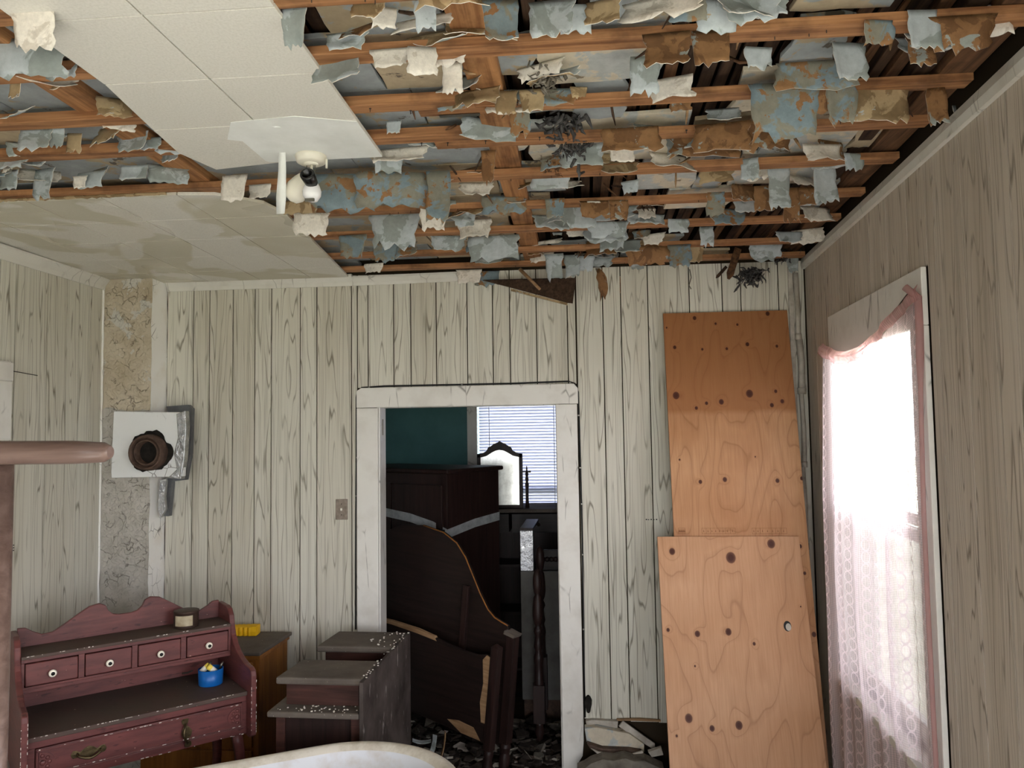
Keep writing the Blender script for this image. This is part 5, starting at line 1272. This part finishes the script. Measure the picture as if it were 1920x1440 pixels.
# ================================================================ RUBBLE AND BROKEN SKIRTING
def rubble(name, n, area, label, mat, smin, smax, zmax):
    mb = MB()
    for _ in range(n):
        x = rnd.uniform(area[0], area[1]); y = rnd.uniform(area[2], area[3]); s_ = rnd.uniform(smin, smax)
        h = zmax*rnd.random()**1.5*(.6+.4*noise.noise(Vector((x*3, y*3, 0)))); rot = Matrix.Rotation(rnd.uniform(0, 6.3), 4, 'Z') @ Matrix.Rotation(rnd.gauss(0, .35), 4, 'X')
        k = rnd.randint(4, 6); poly = [(s_*rnd.uniform(.5, 1)*cos(2*pi*i/k), s_*rnd.uniform(.4, .9)*sin(2*pi*i/k)) for i in range(k)]
        mb.prism(poly, 0, s_*rnd.uniform(.06, .3), lambda a, b, d: Vector((x, y, h+.002)) + rot @ Vector((a, b, d)), rnd.choices((0, 1, 2), (80, 14, 6))[0])
    o = mb.build(name, mat, None, origin=((area[0]+area[1])/2, (area[2]+area[3])/2, 0)); return tag(o, label, 'rubble', kind='stuff')
rubble('floor_rubble', 750, (-1.1, -.14, 3.95, 4.95), 'dark plaster rubble covering the doorway floor', ['rubble', 'plaster_grey', 'dirty_white'], .012, .07, .07)
rubble('floor_rubble', 340, (-.05, .42, 3.8, 4.2), 'loose rubble heap under the broken skirting beside the door', ['rubble', 'plaster_grey', 'dark_wood'], .015, .07, .1)
def shard(name, px, Y, z, wd, ln, yaw, tilt, mat, label, cat, curl=.3, grp=None):
    p = Vector((at_y(px[0], px[1], Y).x, Y, z)); mm = Matrix.Translation(p) @ Matrix.Rotation(yaw, 4, 'Z') @ Matrix.Rotation(tilt, 4, 'Y')
    mb = MB(); n = 8; vs = []
    for i in range(n+1):
        t = i/n; x = (t-.5)*ln; zz = curl*ln*(t-.5)**2; w = wd/2*(1+.25*noise.noise(Vector((t*5, px[0], 0))))
        vs += [mm @ Vector((x, -w, zz)), mm @ Vector((x, w, zz)), mm @ Vector((x, w, zz+.004)), mm @ Vector((x, -w, zz+.004))]
    mb.add(vs, [(i*4+k, i*4+(k+1) % 4, i*4+4+(k+1) % 4, i*4+4+k) for i in range(n) for k in range(4)]+[(3, 2, 1, 0), tuple(4*n+k for k in range(4))])
    return tag(mb.build(name, mat, None, origin=p), label, cat, grp)
shard('paint_strip', (805, 1372), 4.12, .12, .03, .17, 1.0, -.5, 'flake_blue', 'curled blue-white paint strip standing in the doorway rubble', 'paint strip', 1.5)
shard('wood_chip', (832, 1370), 4.12, .17, .03, .16, .3, -1.35, 'raw_wood', 'pale upright wood chip in the doorway rubble', 'wood chip', .2)
shard('paint_strip', (790, 1345), 4.2, .16, .04, .1, .2, .1, 'flake_blue', 'flat bluish paint strip lying beside the dark vanity back', 'paint strip', .4)
shard('paint_strip', (880, 1420), 4.0, .06, .02, .05, .2, .2, 'flake_white', 'small white paint chip beside the bed foot', 'paint strip', .4)
# exposed plaster behind the missing skirting, right of the door
ex = Thing('broken_plaster', (0, 0, 0), 0, 'broken grey plaster lump on the floor right of the doorway', 'plaster')
Q = lambda x, y, Y=4.2: at_y(x, y, Y)
def poly_part(t, name, mat, pts, Y, th, bev=.004):
    mb = MB(); mb.prism([(Q(x, y, Y).x, Q(x, y, Y).z) for x, y in pts], Y, Y+th, lambda a, b, d: Vector((a, d, b))); return t.part(mb, name, mat, bev)
poly_part(ex, 'plaster_face', 'plaster_light', [(1096, 1366), (1120, 1364), (1180, 1376), (1208, 1396), (1208, 1412), (1180, 1404), (1130, 1402), (1100, 1392)], 4.16, .06)
poly_part(ex, 'brick_edge', 'rust', [(1100, 1394), (1130, 1404), (1180, 1406), (1204, 1410), (1195, 1418), (1150, 1416), (1108, 1406)], 4.12, .1)
poly_part(ex, 'lower_lump', 'plaster_grey', [(1082, 1446), (1096, 1440), (1108, 1432), (1130, 1424), (1150, 1427), (1172, 1422), (1190, 1428), (1210, 1427), (1228, 1436), (1246, 1444), (1250, 1462), (1085, 1462)], 4.0, .1)
ex.o.location = (0, 0, 0)
def trimpc(name, pts, Y, label, th=.014, mat='dirty_white'):
    mb = MB(); w = [(Q(x, y, Y).x, Q(x, y, Y).z) for x, y in pts]; mb.prism(w, Y, Y+th, lambda a, b, d: Vector((a, d, b)))
    return tag(mb.build(name, mat, None, .002, origin=(w[0][0], Y, w[0][1])), label, 'trim piece', 'broken skirting pieces')
trimpc('skirting_piece', [(1098, 1352), (1110, 1350), (1159, 1353), (1158, 1365), (1120, 1365), (1100, 1362)], 4.205, 'short white skirting stub still fixed beside the door casing', .03)
trimpc('skirting_piece', [(1160, 1362), (1168, 1352), (1228, 1395), (1228, 1401), (1236, 1408), (1228, 1407), (1200, 1390)], 4.18, 'snapped white skirting length sloping down to the right')
trimpc('skirting_piece', [(1108, 1404), (1122, 1410), (1175, 1417), (1205, 1408), (1207, 1412), (1165, 1426), (1128, 1420)], 4.09, 'curved pale strip lying under the grey plaster lump')
trimpc('skirting_piece', [(1156, 1349), (1200, 1348), (1239, 1351), (1239, 1354), (1190, 1352), (1158, 1352)], 4.215, 'thin brown batten edge above the snapped skirting', .02, 'raw_wood')
trimpc('skirting_piece', [(1215, 1410), (1240, 1402), (1244, 1416), (1222, 1420)], 4.1, 'small pale block beside the plywood foot', .03)
